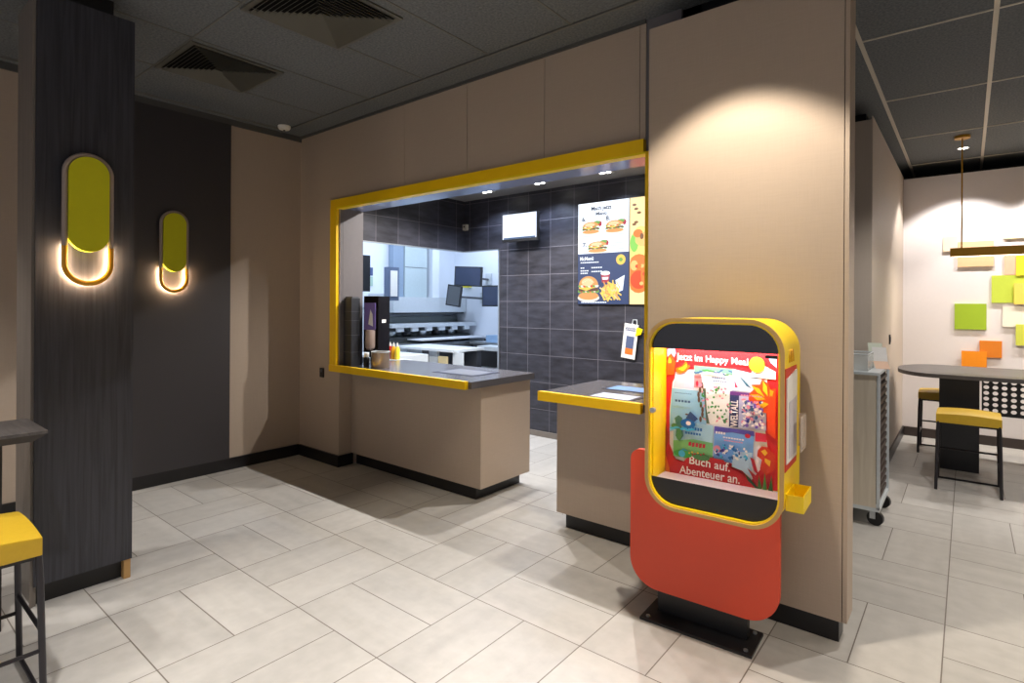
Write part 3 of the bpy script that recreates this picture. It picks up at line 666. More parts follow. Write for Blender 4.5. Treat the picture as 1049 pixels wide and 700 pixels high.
# poster with its printed shapes
PP = .02
po = MB().prism([(gx0+.005, PP, .674), (gx1-.001, PP, .674), (gx1-.001, PP, 1.33), (gx0+.005, PP, 1.33)], (0,.002,0)).build('poster', mat('poster_red', (214,34,40), .5, var=.02), K)
def pm(n, rgb): return mat('print_'+n, rgb, .5, var=.04)
PC = {'backdrop':(246,246,250),'pale_book':(214,216,236),'tree_book':(244,246,238),'tree_top':(120,170,150),'tree_pink':(208,140,140),'trunk':(90,110,84),'swoosh_book':(206,226,240),'swoosh':(60,110,130),'swoosh2':(220,60,90),
 'blue_book':(150,206,236),'pale_cover':(196,200,226),'navy_band':(52,60,104),'navy_top':(110,60,130),'green_book':(128,204,128),'green_sky':(176,222,240),'azure_book':(120,176,238),'azure_top':(98,92,190),'white_corner':(186,222,246),'red_book':(222,50,80),
 'house':(206,84,14),'house_door':(250,190,40),'leaf1':(236,110,16),'leaf1b':(252,214,30),'cloud':(255,250,240),'balloon':(150,180,224),'balloon2':(170,200,236),'bigleaf':(226,84,14),'bl1':(250,190,20),'bl2':(250,200,30),'bl3':(250,180,20),'bl4':(250,190,20),'bl5':(248,170,20),
 'stem':(240,76,20),'flower':(214,60,20),'fl1':(246,190,40),'fl2':(246,190,40),'grass1':(170,30,40),'grass2':(60,110,40),'grass3':(80,140,50),'grass4':(50,100,40),'grass5':(40,80,40),'rfl1':(180,30,50),'swirl':(150,50,16),'swirlb':(224,116,40),'dirt':(196,24,32),'cyan_dot':(70,180,220),'figure':(70,130,110),'kid':(50,80,130)}
for i, (k, v) in enumerate(POSTER.items()):
    y = PP-.0006-.00025*i
    lim = [(min(max(a, gx0+.006), gx1-.002), y, b) for a, b in v]
    MB().face(lim).build('printed_'+{'bl':'leaf','fl':'petal','leaf':'leaf','grass':'grass','swirl':'swirl','swoosh':'swoosh','balloon':'balloon','rfl':'grass'}.get(k.rstrip('12345b'), k.rstrip('0123456789')), pm(k, PC[k]), po)
yb = PP-.0006-.00025*len(POSTER)
MB().face(ell(SUN[0], SUN[1], SUNR*.95, SUNR, yb)).build('printed_sun', pm('sun', (252,190,30)), po)
WP = mat('print_white', (250,246,240), .5)
for k, q in PTEXT.items():
    ROOT0 = Vector((0,0,0)); text_mesh(k, q, yb-.0005, WP, 'printed_text', po, bold=.012 if k != 'WELTALL' else .02)
def squiggle(x, z, w, m, n=6, a=.006):
    """a line of small unreadable print"""
    for i in range(n):
        x0 = x+w*i/n
        b.m(m).face([(x0, yq, z), (x0+w/n*.7, yq, z-.0), (x0+w/n*.7, yq, z+a), (x0, yq, z+a)])
# small drawing and print on the pictured book covers
yq = yb-.0003
PMT = [pm('slate', (60,100,140)), pm('teal', (20,110,180)), pm('crimson', (200,30,60)), WP, pm('violet', (120,90,190)), pm('indigo', (44,54,130)), pm('leafgreen', (80,140,80)), pm('sunny', (250,190,50)), pm('bark', (96,72,56)), pm('pink', (236,150,170)), pm('midgreen', (60,160,70)), pm('aqua', (70,190,230))]
def pat(items, name):
    b = MB()
    for i, it in enumerate(items):
        y = yq-.00004*i
        b.m(it[0]).face([(p[0], y, p[2]) for p in it[1]] if len(it[1][0]) == 3 else [(x, y, z) for x, z in it[1]])
    b.build(name, PMT, po)
def blob(m, x, z, rx, rz=None, n=10, rot=0):
    rz = rx if rz is None else rz
    return (m, [(x+rx*math.cos(t)*math.cos(rot)-rz*math.sin(t)*math.sin(rot), z+rx*math.cos(t)*math.sin(rot)+rz*math.sin(t)*math.cos(rot)) for t in [2*PI*k/n for k in range(n)]])
def line(m, x, z, w, n, h):
    return [(m, [(x+w*i/n, z), (x+w*(i+.72)/n, z), (x+w*(i+.72)/n, z+h), (x+w*i/n, z+h)]) for i in range(n)]
def cc(k):
    P = POSTER[k]; return sum(p[0] for p in P)/len(P), sum(p[1] for p in P)/len(P), min(p[0] for p in P), max(p[0] for p in P), min(p[1] for p in P), max(p[1] for p in P)
random.seed(3)
cx, cz, x0, x1, z0, z1 = cc('tree_book')
it = [blob(8, x0+.035+.01*math.sin(k), z0+.02+k*.022, .006, .014) for k in range(8)]
it += [blob(random.choice((6, 6, 10, 9)), random.uniform(x0+.03, x1-.006), random.uniform(z0+.02, z1-.085), random.uniform(.003, .0085), random.uniform(.003, .006), 8, random.uniform(0, 3)) for _ in range(60)]
it += [blob(random.choice((6, 10, 0)), x, z1-.012-random.uniform(0, .02), .010, .004, 8, random.uniform(-.6, .6)) for x in [x0+.012+i*(x1-x0-.02)/12 for i in range(13)]]
it += [blob(9, x0+.03, z1-.085, .013, .010), blob(2, x0+.02, z1-.08, .006, .014)]
it += line(0, cx-.01, z1-.05, .06, 6, .007)+line(0, cx-.005, z1-.064, .06, 6, .006)
pat(it, 'printed_tree')
cx, cz, x0, x1, z0, z1 = cc('blue_book')
it = line(0, x0+.03, z1-.06, .075, 5, .010)+[blob(1, cx+.005, z0+.05, .035, .022), blob(3, cx+.008, z0+.052, .012, .010), blob(8, cx, z0+.092, .008, .004), blob(6, x0+.028, z0+.03, .016, .014)]
it += [blob(11, x0+.02+i*.018, z0+.02+.006*(i % 2), .014, .005) for i in range(6)]+line(0, x0+.03, z1-.02, .08, 8, .003)
pat(it, 'printed_boat')
cx, cz, x0, x1, z0, z1 = cc('pale_cover')
it = [blob(random.choice((4, 5, 3, 0, 3, 9)), random.uniform(x0+.055, x1-.008), random.uniform(z0+.012, z1-.03), random.uniform(.003, .011), random.uniform(.003, .009), 9, random.uniform(0, 3)) for _ in range(90)]
it += line(9, x0+.05, z1-.015, .09, 8, .005)
pat(it, 'printed_planets')
cx, cz, x0, x1, z0, z1 = cc('green_book')
it = line(1, x0+.055, z1-.035, .085, 7, .014)+line(1, x0+.06, z1-.055, .075, 6, .010)+[blob(10, x0+.05, z0+.02, .045, .018), blob(6, x1-.05, z0+.018, .04, .016), blob(11, x0+.045, z0+.02, .016)]
it += [(2, [(x0+.075+i*.016, z0+.062-.004*(i % 2)), (x0+.087+i*.016, z0+.060), (x0+.089+i*.016, z0+.080), (x0+.077+i*.016, z0+.078)]) for i in range(5)]
it += [blob(random.choice((2, 7, 3)), x0+.08+i*.013, z0+.028+.006*(i % 2), .004) for i in range(6)]+[blob(6, x0+.03, z0+.10, .012, .020), blob(6, x0+.03, z0+.125, .010)]
pat(it, 'printed_meadow')
cx, cz, x0, x1, z0, z1 = cc('azure_book')
it = line(3, x0+.012, z1-.03, .045, 4, .010)+line(3, x0+.045, z1-.045, .09, 8, .006)+line(9, x0+.05, z1-.057, .08, 8, .005)+[blob(2, x1-.025, z1-.022, .012, .010), blob(9, x0+.02, z0+.055, .017, .016), blob(4, x0+.05, z0+.05, .012)]
it += [blob(random.choice((3, 11, 1, 3, 5)), random.uniform(x0+.01, x1-.012), random.uniform(z0+.02, z1-.075), random.uniform(.003, .010), random.uniform(.003, .006), 8, random.uniform(0, 3)) for _ in range(50)]
pat(it, 'printed_sea')

# right flank: leaflet pocket, tray, raised letter
MB().box(X1, X1+.003, -.145, .085, .80, 1.205).build('leaflet_pocket', mat('red_pocket', (208,50,30), .5), K)
MB().prism([(X1+.003,-.135,.83),(X1+.003,.07,.83),(X1+.003,.07,1.19),(X1+.003,-.135,1.165)], (.004,0,0)).build('leaflets', PAPER, K)
MB().prism([(X1+.0072,-.10,.845),(X1+.0072,.06,.845),(X1+.0072,.06,1.08),(X1+.0072,-.10,1.07)], (.001,0,0)).build('front_leaflet', mat('grey_leaflet', (205,200,205), .6), K)
MB().box(X1+.035, X1+.038, -.02, .10, .86, 1.0).box(X1+.008, X1+.035, .097, .10, .86, 1.0).build('acrylic_holder', mat('frosted_acrylic', (225,215,205), .2, alpha=.5), K)
tr = MB(); tx0, tx1, ty0, ty1, tz0, tz1 = X1, X1+.065, -.12, .05, .645, .71
tr.box(tx0, tx1, ty0, ty1, tz0, tz0+.004).box(tx0, tx1, ty0, ty0+.004, tz0+.004, tz1).box(tx0, tx1, ty1-.004, ty1, tz0+.004, tz1).box(tx1-.004, tx1, ty0+.004, ty1-.004, tz0+.004, tz1).box(tx0, tx0+.003, ty0+.004, ty1-.004, tz0+.004, tz1)
tr.build('side_tray', YELB, K)
def arch(cy):
    return [(X1+.001, cy-.021+.042*k/12, 1.225+.05*math.sin(PI*k/12)**.7) for k in range(13)]
mm = MB()
for cy in (-.045, -.003): mm.tube(arch(cy), .0035, 8)
mm.build('raised_arches', mat('gold_relief', (214,160,40), .35), K, smooth=True)
K.location = (KX, KY, 0); K.rotation_euler = (0, 0, KR)

# ------------------------------------------------------------------ menu boards on the tiled wall
EW = emitmat('screen_white', (236,244,255), 1.25); EB = emitmat('screen_blue', (38,62,110), 1.0)
def em(n, rgb, s=1.1): return emitmat('screen_'+n, rgb, s)
FM = [em('bun', (214,150,84)), em('lettuce', (110,160,70)), em('patty', (92,56,40)), em('tomato', (206,70,40)), em('cheese', (240,196,80)), em('cream', (244,232,210)), em('ink', (30,40,66)), em('paleblue', (190,206,240)), em('fries', (248,206,90)), em('cupred', (170,40,60)), em('bunlight', (240,200,150)), em('white', (240,244,255))]
BUN, LET, PAT, TOM, CHE, CRE, INK, PBL, FRI, CUP, BUL, WHI = range(12)
class Pic:
    def __init__(s, y): s.b = MB(); s.y = y
    def e(s, m, cx, cz, rx, rz, a0=0, a1=2*PI): s.y -= .00004; s.b.m(m).face(ell(cx, cz, rx, rz, s.y, 20, a0, a1)); return s
    def q(s, m, pts): s.y -= .00004; s.b.m(m).face([(x, s.y, z) for x, z in pts]); return s
    def done(s, name, parent): return s.b.build(name, FM, parent)
def burger(p, cx, cz, w, h):
    p.e(CRE, cx, cz-h*.38, w*.52, h*.16).e(BUN, cx, cz-h*.30, w*.48, h*.16)
    for i in range(9): p.e((LET, TOM, LET, CRE)[i % 4], cx-w*.42+w*.84*i/8, cz-h*.12+h*.03*(i % 2), w*.09, h*.07)
    p.q(PAT, [(cx-w*.46, cz-h*.12), (cx+w*.46, cz-h*.12), (cx+w*.46, cz+h*.0), (cx-w*.46, cz+h*.0)])
    p.q(CHE, [(cx-w*.46, cz+h*.0), (cx-w*.1, cz-h*.10), (cx+w*.2, cz+h*.0), (cx+w*.46, cz+h*.04), (cx-w*.46, cz+h*.04)])
    for i in range(8): p.e((LET, CRE, TOM)[i % 3], cx-w*.40+w*.80*i/7, cz+h*.09, w*.09, h*.06)
    p.e(BUN, cx, cz+h*.12, w*.46, h*.36, 0, PI).e(BUL, cx-w*.05, cz+h*.24, w*.28, h*.16)
    for i in range(7): p.e(CRE, cx-w*.25+w*.5*i/6, cz+h*.34-h*.1*abs(i-3)/3, w*.018, h*.014)
SY = 4.982
def board(label, x0, x1, z0, z1):
    t = thing('menu_screen', label, 'menu screen', ((x0+x1)/2, 4.98, z0), 'lit menu screens on the tiled wall')
    MB().box(x0-.004, x1+.004, SY, 4.9995, z0-.004, z1+.004).build('casing', BLK, t)
    return t
t = board('lit menu screen showing burgers on white over a blue half', -3.162, -2.578, 1.462, 2.502)
MB().box(-3.162, -2.578, SY-.001, SY, 1.462, 1.981).build('lower_picture', EB, t)
MB().box(-3.162, -2.578, SY-.001, SY, 1.981, 2.502).build('upper_picture', EW, t)
for cx, cz, w_, h_ in ((-3.01, 2.245, .21, .13), (-2.735, 2.24, .21, .13), (-2.93, 2.045, .23, .12)):
    p = Pic(SY-.003); p.e(CUP, cx+.10, cz+.035, .03, .03).e(LET, cx+.07, cz+.05, .04, .018); burger(p, cx, cz, w_, h_); p.done('burger_picture', t)
for x, z, w in ((-3.13,2.155,.17),(-2.74,2.155,.14),(-2.78,2.07,.15),(-2.78,2.045,.13),(-3.13,2.14,.12),(-2.78,2.01,.15)):
    p = Pic(SY-.0015); p.q(PBL, [(x,z),(x+w,z),(x+w,z+.010),(x,z+.010)]); p.done('printed_line', t)
p = Pic(SY-.0015); burger(p, -3.035, 1.625, .25, .26); p.done('burger_picture', t)
p = Pic(SY-.006); p.q(WHI, [(-2.72,1.70),(-2.62,1.75),(-2.64,1.60),(-2.70,1.58)]); p.e(FRI, -2.78, 1.60, .10, .06)
for i in range(70):
    a = random.uniform(-1.2, 1.2); x = random.uniform(-2.87, -2.68); z = random.uniform(1.52, 1.67)
    dx, dz = math.sin(a)*.035, math.cos(a)*.035; nx_, nz_ = math.cos(a)*.007, -math.sin(a)*.007
    p.q((FRI, CHE, BUL, FRI, BUN)[i % 5], [(x-dx-nx_, z-dz-nz_), (x-dx+nx_, z-dz+nz_), (x+dx+nx_, z+dz+nz_), (x+dx-nx_, z+dz-nz_)])
p.done('fries_picture', t)
p = Pic(SY-.0015); p.q(CUP, [(-2.875,1.68),(-2.80,1.68),(-2.785,1.77),(-2.89,1.77)]).e(WHI, -2.838, 1.775, .053, .022).q(WHI, [(-2.87,1.71),(-2.81,1.71),(-2.80,1.735),(-2.875,1.735)]); p.done('drink_picture', t)
p = Pic(SY-.0015); p.e(CHE, -2.665, 1.905, .052, .052).e(LET, -2.665, 1.905, .022, .02); p.done('round_badge', t)
for x, z, w, n in ((-3.13,1.885,.22,9),(-3.13,1.83,.05,2),(-3.13,1.80,.10,4),(-3.13,1.775,.09,4),(-3.0,1.83,.13,5),(-3.0,1.79,.13,5),(-3.12,1.475,.3,16)):
    p = Pic(SY-.0015)
    for i in range(n): p.q(WHI, [(x+w*i/n,z),(x+w*(i+.75)/n,z),(x+w*(i+.75)/n,z+.011),(x+w*i/n,z+.011)])
    p.done('printed_line', t)
def stext(body, x0, x1, z0, z1, m, parent, bold=.03): text_mesh(body, rect(x0, x1, z0, z1), SY-.0125, FM[m], 'screen_text', parent, bold)
stext('Mach jetzt', -3.0, -2.765, 2.405, 2.46, INK, t); stext('Menü', -2.945, -2.82, 2.365, 2.40, INK, t)
stext('6.', -3.11, -3.06, 2.315, 2.36, INK, t); stext('8.', -2.83, -2.78, 2.305, 2.35, INK, t); stext('7.', -3.10, -3.05, 2.05, 2.095, INK, t)
stext('McMenü', -3.13, -2.97, 1.91, 1.95, WHI, t, .02)
t = board('lit portrait menu screen in yellow and orange, partly behind the partition', -2.568, -1.984, 1.462, 2.502)
MB().box(-2.568, -1.984, SY-.001, SY, 1.462, 2.502).build('picture', em('warmcream', (250,222,160)), t)
OM = [em('peach', (250,190,110)), em('orange', (244,120,40)), em('deep', (214,70,20)), em('green', (130,200,80)), em('brown', (120,80,40)), em('lemon', (250,226,120))]
b = MB(); yy = SY-.0015
def oe(m, cx, cz, rx, rz):
    global yy
    yy -= .00005; b.m(m).face([(max(q[0], -2.566+.0001*k), q[1], q[2]) for k, q in enumerate(ell(cx, cz, rx, rz, yy, 20))])
oe(5, -2.45, 2.0, .12, .22); oe(3, -2.52, 2.06, .045, .09); oe(0, -2.42, 2.09, .09, .07); oe(1, -2.47, 1.76, .14, .19); oe(2, -2.47, 1.70, .09, .09); oe(1, -2.30, 1.75, .15, .2); oe(0, -2.52, 1.84, .04, .05)
for i in range(30): oe(random.choice((1, 2, 1, 0)), random.uniform(-2.55, -2.1), random.uniform(1.62, 1.86), .02, .018)
for x, z in ((-2.52,2.43),(-2.50,2.39),(-2.47,2.35),(-2.50,2.26),(-2.52,2.24)): oe(4, x, z, .022, .012)
oe(1, -2.48, 2.15, .05, .04); oe(4, -2.44, 2.12, .02, .03)
b.build('meal_picture', OM, t)

# order display on bracket, high on the tiled wall
t = thing('order_screen', 'white lit order screen on a bracket high on the tiled wall', 'screen', (-3.96, 4.85, 2.19))
MB().box(-4.08, -3.583, 4.83, 4.87, 2.15, 2.465).bevel(.004).build('casing', BLK, t)
MB().box(-4.068, -3.595, 4.8285, 4.8305, 2.18, 2.455).build('display', emitmat('order_display', (226,236,255), 1.15), t)
MB().box(-4.05, -3.61, 4.8275, 4.829, 2.18, 2.197).build('ticker', emitmat('order_ticker', (60,90,130), 1), t)
MB().box(-3.86, -3.80, 4.87, 4.99, 2.26, 2.32).box(-3.91, -3.75, 4.98, 5.0, 2.2, 2.38).build('bracket', BLK, t)
t = thing('ceiling_camera', 'small beige sensor box in the tiled corner', 'sensor', (-4.80, 4.95, 2.36))
MB().box(-4.815, -4.76, 4.95, 4.999, 2.36, 2.43).bevel(.004).build('housing', mat('sensor_beige', (190,184,170), .5), t)
MB().cyl((-4.787, 4.95, 2.40), (-4.787, 4.946, 2.40), .010).build('lens', BLK, t)

# hanging flyer by the partition
t = thing('hanging_flyer', 'white flyer with dark picture hanging tilted on the tiled wall', 'flyer', (-2.56, 4.99, .93))
def rot2(x, z, a, cx=-2.56, cz=1.1): return (cx+(x-cx)*math.cos(a)-(z-cz)*math.sin(a), cz+(x-cx)*math.sin(a)+(z-cz)*math.cos(a))
def rquad(x0, x1, z0, z1, y): return [(rot2(x, z, -.12)[0], y, rot2(x, z, -.12)[1]) for x, z in ((x0,z0),(x1,z0),(x1,z1),(x0,z1))]
MB().prism(rquad(-2.635, -2.485, .93, 1.27, 4.975), (0,.006,0)).build('sheet', PAPER, t)
MB().face(rquad(-2.60, -2.515, .97, 1.15, 4.9745)).face(rquad(-2.62, -2.505, 1.20, 1.235, 4.9745)).build('printed_picture', mat('flyer_dusk', (84,96,130), .5), t)
MB().face(rquad(-2.60, -2.515, .97, 1.03, 4.974)).build('printed_glow', mat('flyer_orange', (220,116,40), .5), t)
text_mesh('GEWINNE', [rot2(x, z, -.12) for x, z in ((-2.62,1.232),(-2.505,1.232),(-2.505,1.205),(-2.62,1.205))], 4.9738, PAPER, 'printed_text', t)
MB().tube([(-2.54,4.985,1.26),(-2.53,4.985,1.31),(-2.49,4.985,1.31),(-2.485,4.985,1.24)], .005, 8).build('hook', STEELP, t, smooth=True)
MB().prism([(-2.50,4.97,1.15),(-2.44,4.97,1.17),(-2.42,4.97,1.22),(-2.48,4.97,1.24)], (0,.004,0)).build('yellow_tag', YELB, t)

# downlight pairs in the service ceiling
for i, x in enumerate((-4.18, -3.45, -2.68)):
    t = thing('downlight', ('left', 'middle', 'right')[i]+' twin spot downlight in the ceiling above the tiled service area', 'downlight', (x, 4.69, 2.71), 'twin ceiling downlights')
    MB().box(x-.08, x+.08, 4.64, 4.74, 2.712, 2.7195).build('trim_plate', mat('white_trim', (170,170,170), .4), t)
    for dx in (-.035, .035): MB().cyl((x+dx, 4.69, 2.712), (x+dx, 4.69, 2.709), .022, n=16).build('spot', emitmat('spot_face', (255,250,240), 20), t)
t = thing('downlight', 'small round downlight in the ceiling beside the pendant canopy', 'downlight', (-.04, 7.2, 3.04), 'round ceiling downlights')
MB().ring([(-.04+.05*math.cos(a), 7.2+.05*math.sin(a), 3.042) for a in [2*PI*k/20 for k in range(20)]], [(-.04+.04*math.cos(a), 7.2+.04*math.sin(a), 3.042) for a in [2*PI*k/20 for k in range(20)]], (0,0,.0075)).build('rim', STEELP, t)
MB().cyl((-.04, 7.2, 3.046), (-.04, 7.2, 3.0495), .039).build('lamp_face', LAMP, t)

# ------------------------------------------------------------------ things on the long counter
t = thing('cup_dispenser', 'tall dark grey dispenser tower against the left hatch reveal', 'dispenser', (-4.24, 3.0, .9))
MB().box(-4.325, -4.215, 2.94, 3.03, .9005, 1.50).bevel(.006).build('body', DGREY, t)
for z in (1.02, 1.17, 1.30, 1.38): MB().box(-4.327, -4.212, 2.937, 3.032, z, z+.004).build('ring_seam', GREY, t)
MB().box(-4.32, -4.22, 2.95, 3.02, 1.5, 1.515).build('lid', GREY, t)
t = thing('drink_dispenser', 'black counter dispenser with lilac label and beige lower tank', 'dispenser', (0,0,0))
MB().box(-.07, .07, -.10, .13, 1.02, 1.52).bevel(.02, 3).build('body', BLKG, t, smooth=True)
MB().box(-.065, .065, .02, .13, .9005, 1.025).build('stand', BLK, t)
MB().box(-.058, .045, -.112, -.098, 1.22, 1.46).bevel(.006).build('lilac_label', mat('lilac', (120,104,170), .3), t)
MB().prism([(-.02,-.1125,1.27),(.025,-.1125,1.25),(.02,-.1125,1.36),(.0,-.1125,1.40)], (0,-.001,0)).build('label_print', PAPER, t)
MB().lathe([(.03,1.04),(.05,1.06),(.052,1.09),(.052,1.21),(.046,1.22)], (-.007, -.08, 0)).build('tank', mat('beige_tank', (176,156,146), .35), t, smooth=True)
MB().cyl((-.007, -.09, .975), (-.007, -.09, 1.04), .012).build('nozzle', BLK, t)
MB().box(.066, .0715, -.03, .05, 1.28, 1.31).build('side_sticker', PAPER, t)
t.location = (-4.165, 3.17, 0); t.rotation_euler = (0, 0, math.radians(26))
t = thing('hand_gel_bottle', 'small black bottle with white top beside the steel canister', 'bottle', (-4.06, 3.03, .9))
MB().lathe([(.024,0),(.026,.01),(.026,.075),(.02,.085)], (-4.075, 3.0, .9005)).build('body', BLK, t, smooth=True)
MB().lathe([(.02,0),(.022,.005),(.022,.035),(.016,.04)], (-4.075, 3.0, .986)).build('cap', PAPER, t, smooth=True)
t = thing('steel_canister', 'round brushed steel canister on the long counter', 'canister', (-3.92, 3.03, .9))
MB().lathe([(.075,0),(.077,.004),(.077,.135),(.072,.135),(.070,.02),(.0,.018)][:5], (-3.93, 3.04, .9005)).build('body', mat('canister_steel', (190,170,150), .3, metal=.8, var=.1), t, smooth=True)
MB().ring([(-3.93+.081*math.cos(a), 3.04+.081*math.sin(a), 1.034) for a in [2*PI*k/28 for k in range(28)]], [(-3.93+.070*math.cos(a), 3.04+.070*math.sin(a), 1.034) for a in [2*PI*k/28 for k in range(28)]], (0,0,.008)).build('rim', STEELP, t)

# ------------------------------------------------------------------ kitchen
t = thing('extractor_hood', 'large pale steel extractor hood on the left kitchen wall', 'extractor hood', (-6.75, 6.1, 1.31))
MB().box(-6.99, -6.70, 5.42, 6.98, 1.32, 1.56).build('canopy', STEELP, t)
MB().box(-6.99, -6.85, 5.76, 6.22, 1.56, 2.85).build('duct_box', mat('greenish_steel', (186,200,202), .35), t)
MB().box(-6.99, -6.87, 5.55, 5.75, 1.56, 2.85).build('side_duct', mat('bluegrey_steel', (140,158,178), .4), t)
MB().box(-6.99, -6.80, 6.30, 6.45, 1.56, 2.85).build('service_riser', WHITE, t)
MB().box(-6.852, -6.846, 5.76, 6.22, 2.03, 2.038).build('seam', GREY, t)
MB().box(-6.9, -6.72, 5.42, 6.95, 1.295, 1.32).build('hood_shade', BLK, t)  # black slab standing in for the shade under the hood
t = thing('fryer_line', 'steel fryer line under the extractor hood', 'fryer', (-6.6, 6.1, 0))
MB().box(-6.99, -6.3, 5.2, 6.98, 0, .86).build('cabinet', STEEL, t)
MB().box(-6.99, -6.9, 5.2, 6.98, .86, 1.25).build('splashback', mat('dull_steel', (120,126,124), .4, metal=.5), t)
MB().box(-6.9, -6.45, 5.2, 6.98, 1.10, 1.15).build('warming_shelf', STEELP, t)
MB().box(-6.6, -6.25, 5.6, 6.98, .905, .925).build('front_ledge', WHITE, t)
MB().box(-6.99, -6.6, 5.2, 6.98, .86, .95).build('fryer_tops', mat('dark_fry', (70,74,74), .4), t)
for k in range(5): MB().lathe([(.06,0),(.075,.02),(.08,.08),(.07,.085)], (-6.72, 5.38+k*.31, .955)).build('pan', DGREY if k % 2 else STEEL, t, smooth=True)
for k in range(6): MB().box(-6.5, -6.46, 5.3+k*.28, 5.42+k*.28, 1.04, 1.10).build('basket_handle', STEELP, t)
t = thing('prep_table', 'stainless prep table nearest the serving counter, pale top', 'prep table', (-5.4, 5.1, 0))
MB().box(-5.95, -4.86, 4.86, 5.42, .86, .89).bevel(.003).build('tabletop', STEELP, t)
for x in (-5.93, -5.35, -4.92):
    MB().box(x, x+.16, 4.9, 4.93, .3, .86).build('front_panel', STEELP, t)
MB().box(-5.93, -4.88, 5.30, 5.38, .3, .86).build('rear_panel', DGREY, t)
MB().box(-5.93, -4.88, 4.9, 5.38, .3, .32).build('lower_shelf', STEEL, t)
for x in (-5.93, -4.92):
    for y in (4.88, 5.36): MB().box(x, x+.04, y, y+.04, 0, .3).build('leg', STEEL, t)
MB().box(-5.15, -5.0, 4.87, 4.90, .62, .80).build('note_card', mat('manila', (200,184,140), .6), t)
MB().box(-5.68, -5.52, 4.87, 4.9, .55, .78).build('control_box', mat('greyblue', (120,130,150), .4), t)
t = thing('warming_cabinet', 'low steel cabinet with dark open bays, left of the prep table', 'cabinet', (-5.6, 4.3, 0))
MB().box(-6.0, -5.2, 4.15, 4.75, .80, .83).build('top', STEELP, t)
for x in (-6.0, -5.62, -5.24): MB().box(x, x+.04, 4.15, 4.75, 0, .80).build('side_panel', STEELP, t)
MB().box(-5.96, -5.24, 4.7, 4.74, 0, .80).build('back_panel', DGREY, t)
MB().box(-5.96, -5.24, 4.16, 4.70, .66, .68).build('bay_shelf', STEEL, t)
t = thing('rear_counter', 'long steel rear counter along the far kitchen wall', 'counter', (-5.6, 6.8, 0))
MB().box(-6.25, -4.2, 6.6, 6.98, .82, .85).build('worktop', STEEL, t)
MB().box(-6.2, -4.2, 6.65, 6.97, 0, .82).build('carcass', GREY, t)
MB().box(-6.25, -4.2, 6.95, 6.99, .85, .88).build('upstand', DGREY, t)
tag(MB().box(-5.98, -5.66, 6.7, 6.9, .852, .96).bevel(.01).build('storage_box', mat('pale_blue_box', (140,172,206), .4)), 'light blue box on the rear kitchen counter', 'box')
t = thing('kitchen_machine', 'dark appliance standing on the rear counter near the tiled edge', 'appliance', (-5.3, 6.2, 0))
MB().box(-5.62, -5.2, 6.1, 6.4, 0, .84).build('body', STEELP, t)
MB().box(-5.60, -5.22, 6.07, 6.10, .55, .78).build('dark_door', BLK, t)
# monitors on the rear kitchen wall
def monitor(label, cx, cy, cz, w, h, ry, rz, col, ax=.12):
    t = thing('kitchen_monitor', label, 'monitor', (cx, cy, cz), 'kitchen monitors')
    RM = Matrix.Rotation(rz, 4, 'Z') @ Matrix.Rotation(ry, 4, 'Y'); C0 = Vector((cx, cy, cz))
    def pr(x, z, y0, d): return [C0+RM @ Vector(q) for q in ((-x,y0,-z),(x,y0,-z),(x,y0,z),(-x,y0,z))], RM @ Vector((0,d,0))
    MB().prism(*pr(w/2, h/2, -.02, .04)).build('casing', BLK, t)
    MB().prism(*pr(w/2-.02, h/2-.02, -.022, .0018)).build('display', col, t)
    MB().box(cx-.04, cx+.04, cy+.02, cy+.05, cz-.05, cz+.05).build('mount', BLK, t)
    MB().tube([(cx, cy+.05, cz), (cx+.05, cy+.13, cz-.02), (cx+ax, 6.97, cz-.04)], .018, 8).build('arm', GREY, t)
    MB().box(cx+ax-.06, cx+ax+.06, 6.97, 6.998, cz-.12, cz+.06).build('wall_plate', STEELP, t)
    return t
DSP = mat('dark_display', (52,60,82), .2)
monitor('upper dark monitor on the far white kitchen wall', -6.3, 6.62, 1.905, .54, .32, .05, .12, DSP)
monitor('right lower dark monitor, cut by the tiled wall edge', -5.72, 6.62, 1.585, .52, .33, 0, .0, DSP)
monitor('narrow tilted monitor, leftmost on the far kitchen wall', -6.42, 6.42, 1.59, .26, .34, .14, .25, mat('tilt_display', (84,88,92), .3))
tag(MB().box(-6.75, -6.58, 6.94, 6.998, 1.74, 1.84).build('yellow_notice', mat('notice_yellow', (236,220,40), .6)), 'yellow notice on kitchen wall behind the tilted monitor', 'notice')
# left wall items
t = thing('towel_dispenser', 'grey rimmed white towel dispenser on the kitchen wall', 'dispenser', (-6.9, 5.55, 1.5))
tb = MB(); tb.box(-6.5, -6.40, 5.08, 5.27, 1.50, 1.98); tb.bevel(.04, 4).build('body', mat('bluegrey_plastic', (92,106,130), .35), t, smooth=True)
tb = MB(); tb.box(-6.404, -6.388, 5.115, 5.235, 1.56, 1.93); tb.bevel(.006, 2).build('window', PAPER, t)
MB().box(-6.995, -6.5, 5.18, 5.22, 1.52, 1.6).build('mount', STEELP, t)
t = thing('notice_board', 'small clipboard and papers on the left kitchen wall', 'notice', (-6.98, 5.2, 1.7))
MB().box(-6.998, -6.985, 5.12, 5.25, 1.88, 2.0).build('dark_header', mat('header_blue', (70,88,128), .5), t)
MB().box(-6.998, -6.985, 5.12, 5.25, 1.72, 1.86).build('papers', mat('green_paper', (170,196,180), .6), t)
t = thing('wall_monitor', 'thin black screen edge beside the left hatch reveal', 'monitor', (-6.4, 4.6, 1.6))
MB().box(-6.46, -6.42, 4.62, 4.78, 1.62, 2.12).bevel(.004).build('casing', BLK, t)
MB().box(-6.995, -6.46, 4.68, 4.74, 1.82, 1.90).build('arm', BLK, t)
t = thing('soap_dispenser', 'yellow soap dispenser near the black counter dispenser', 'dispenser', (-6.5, 4.9, 1.3))
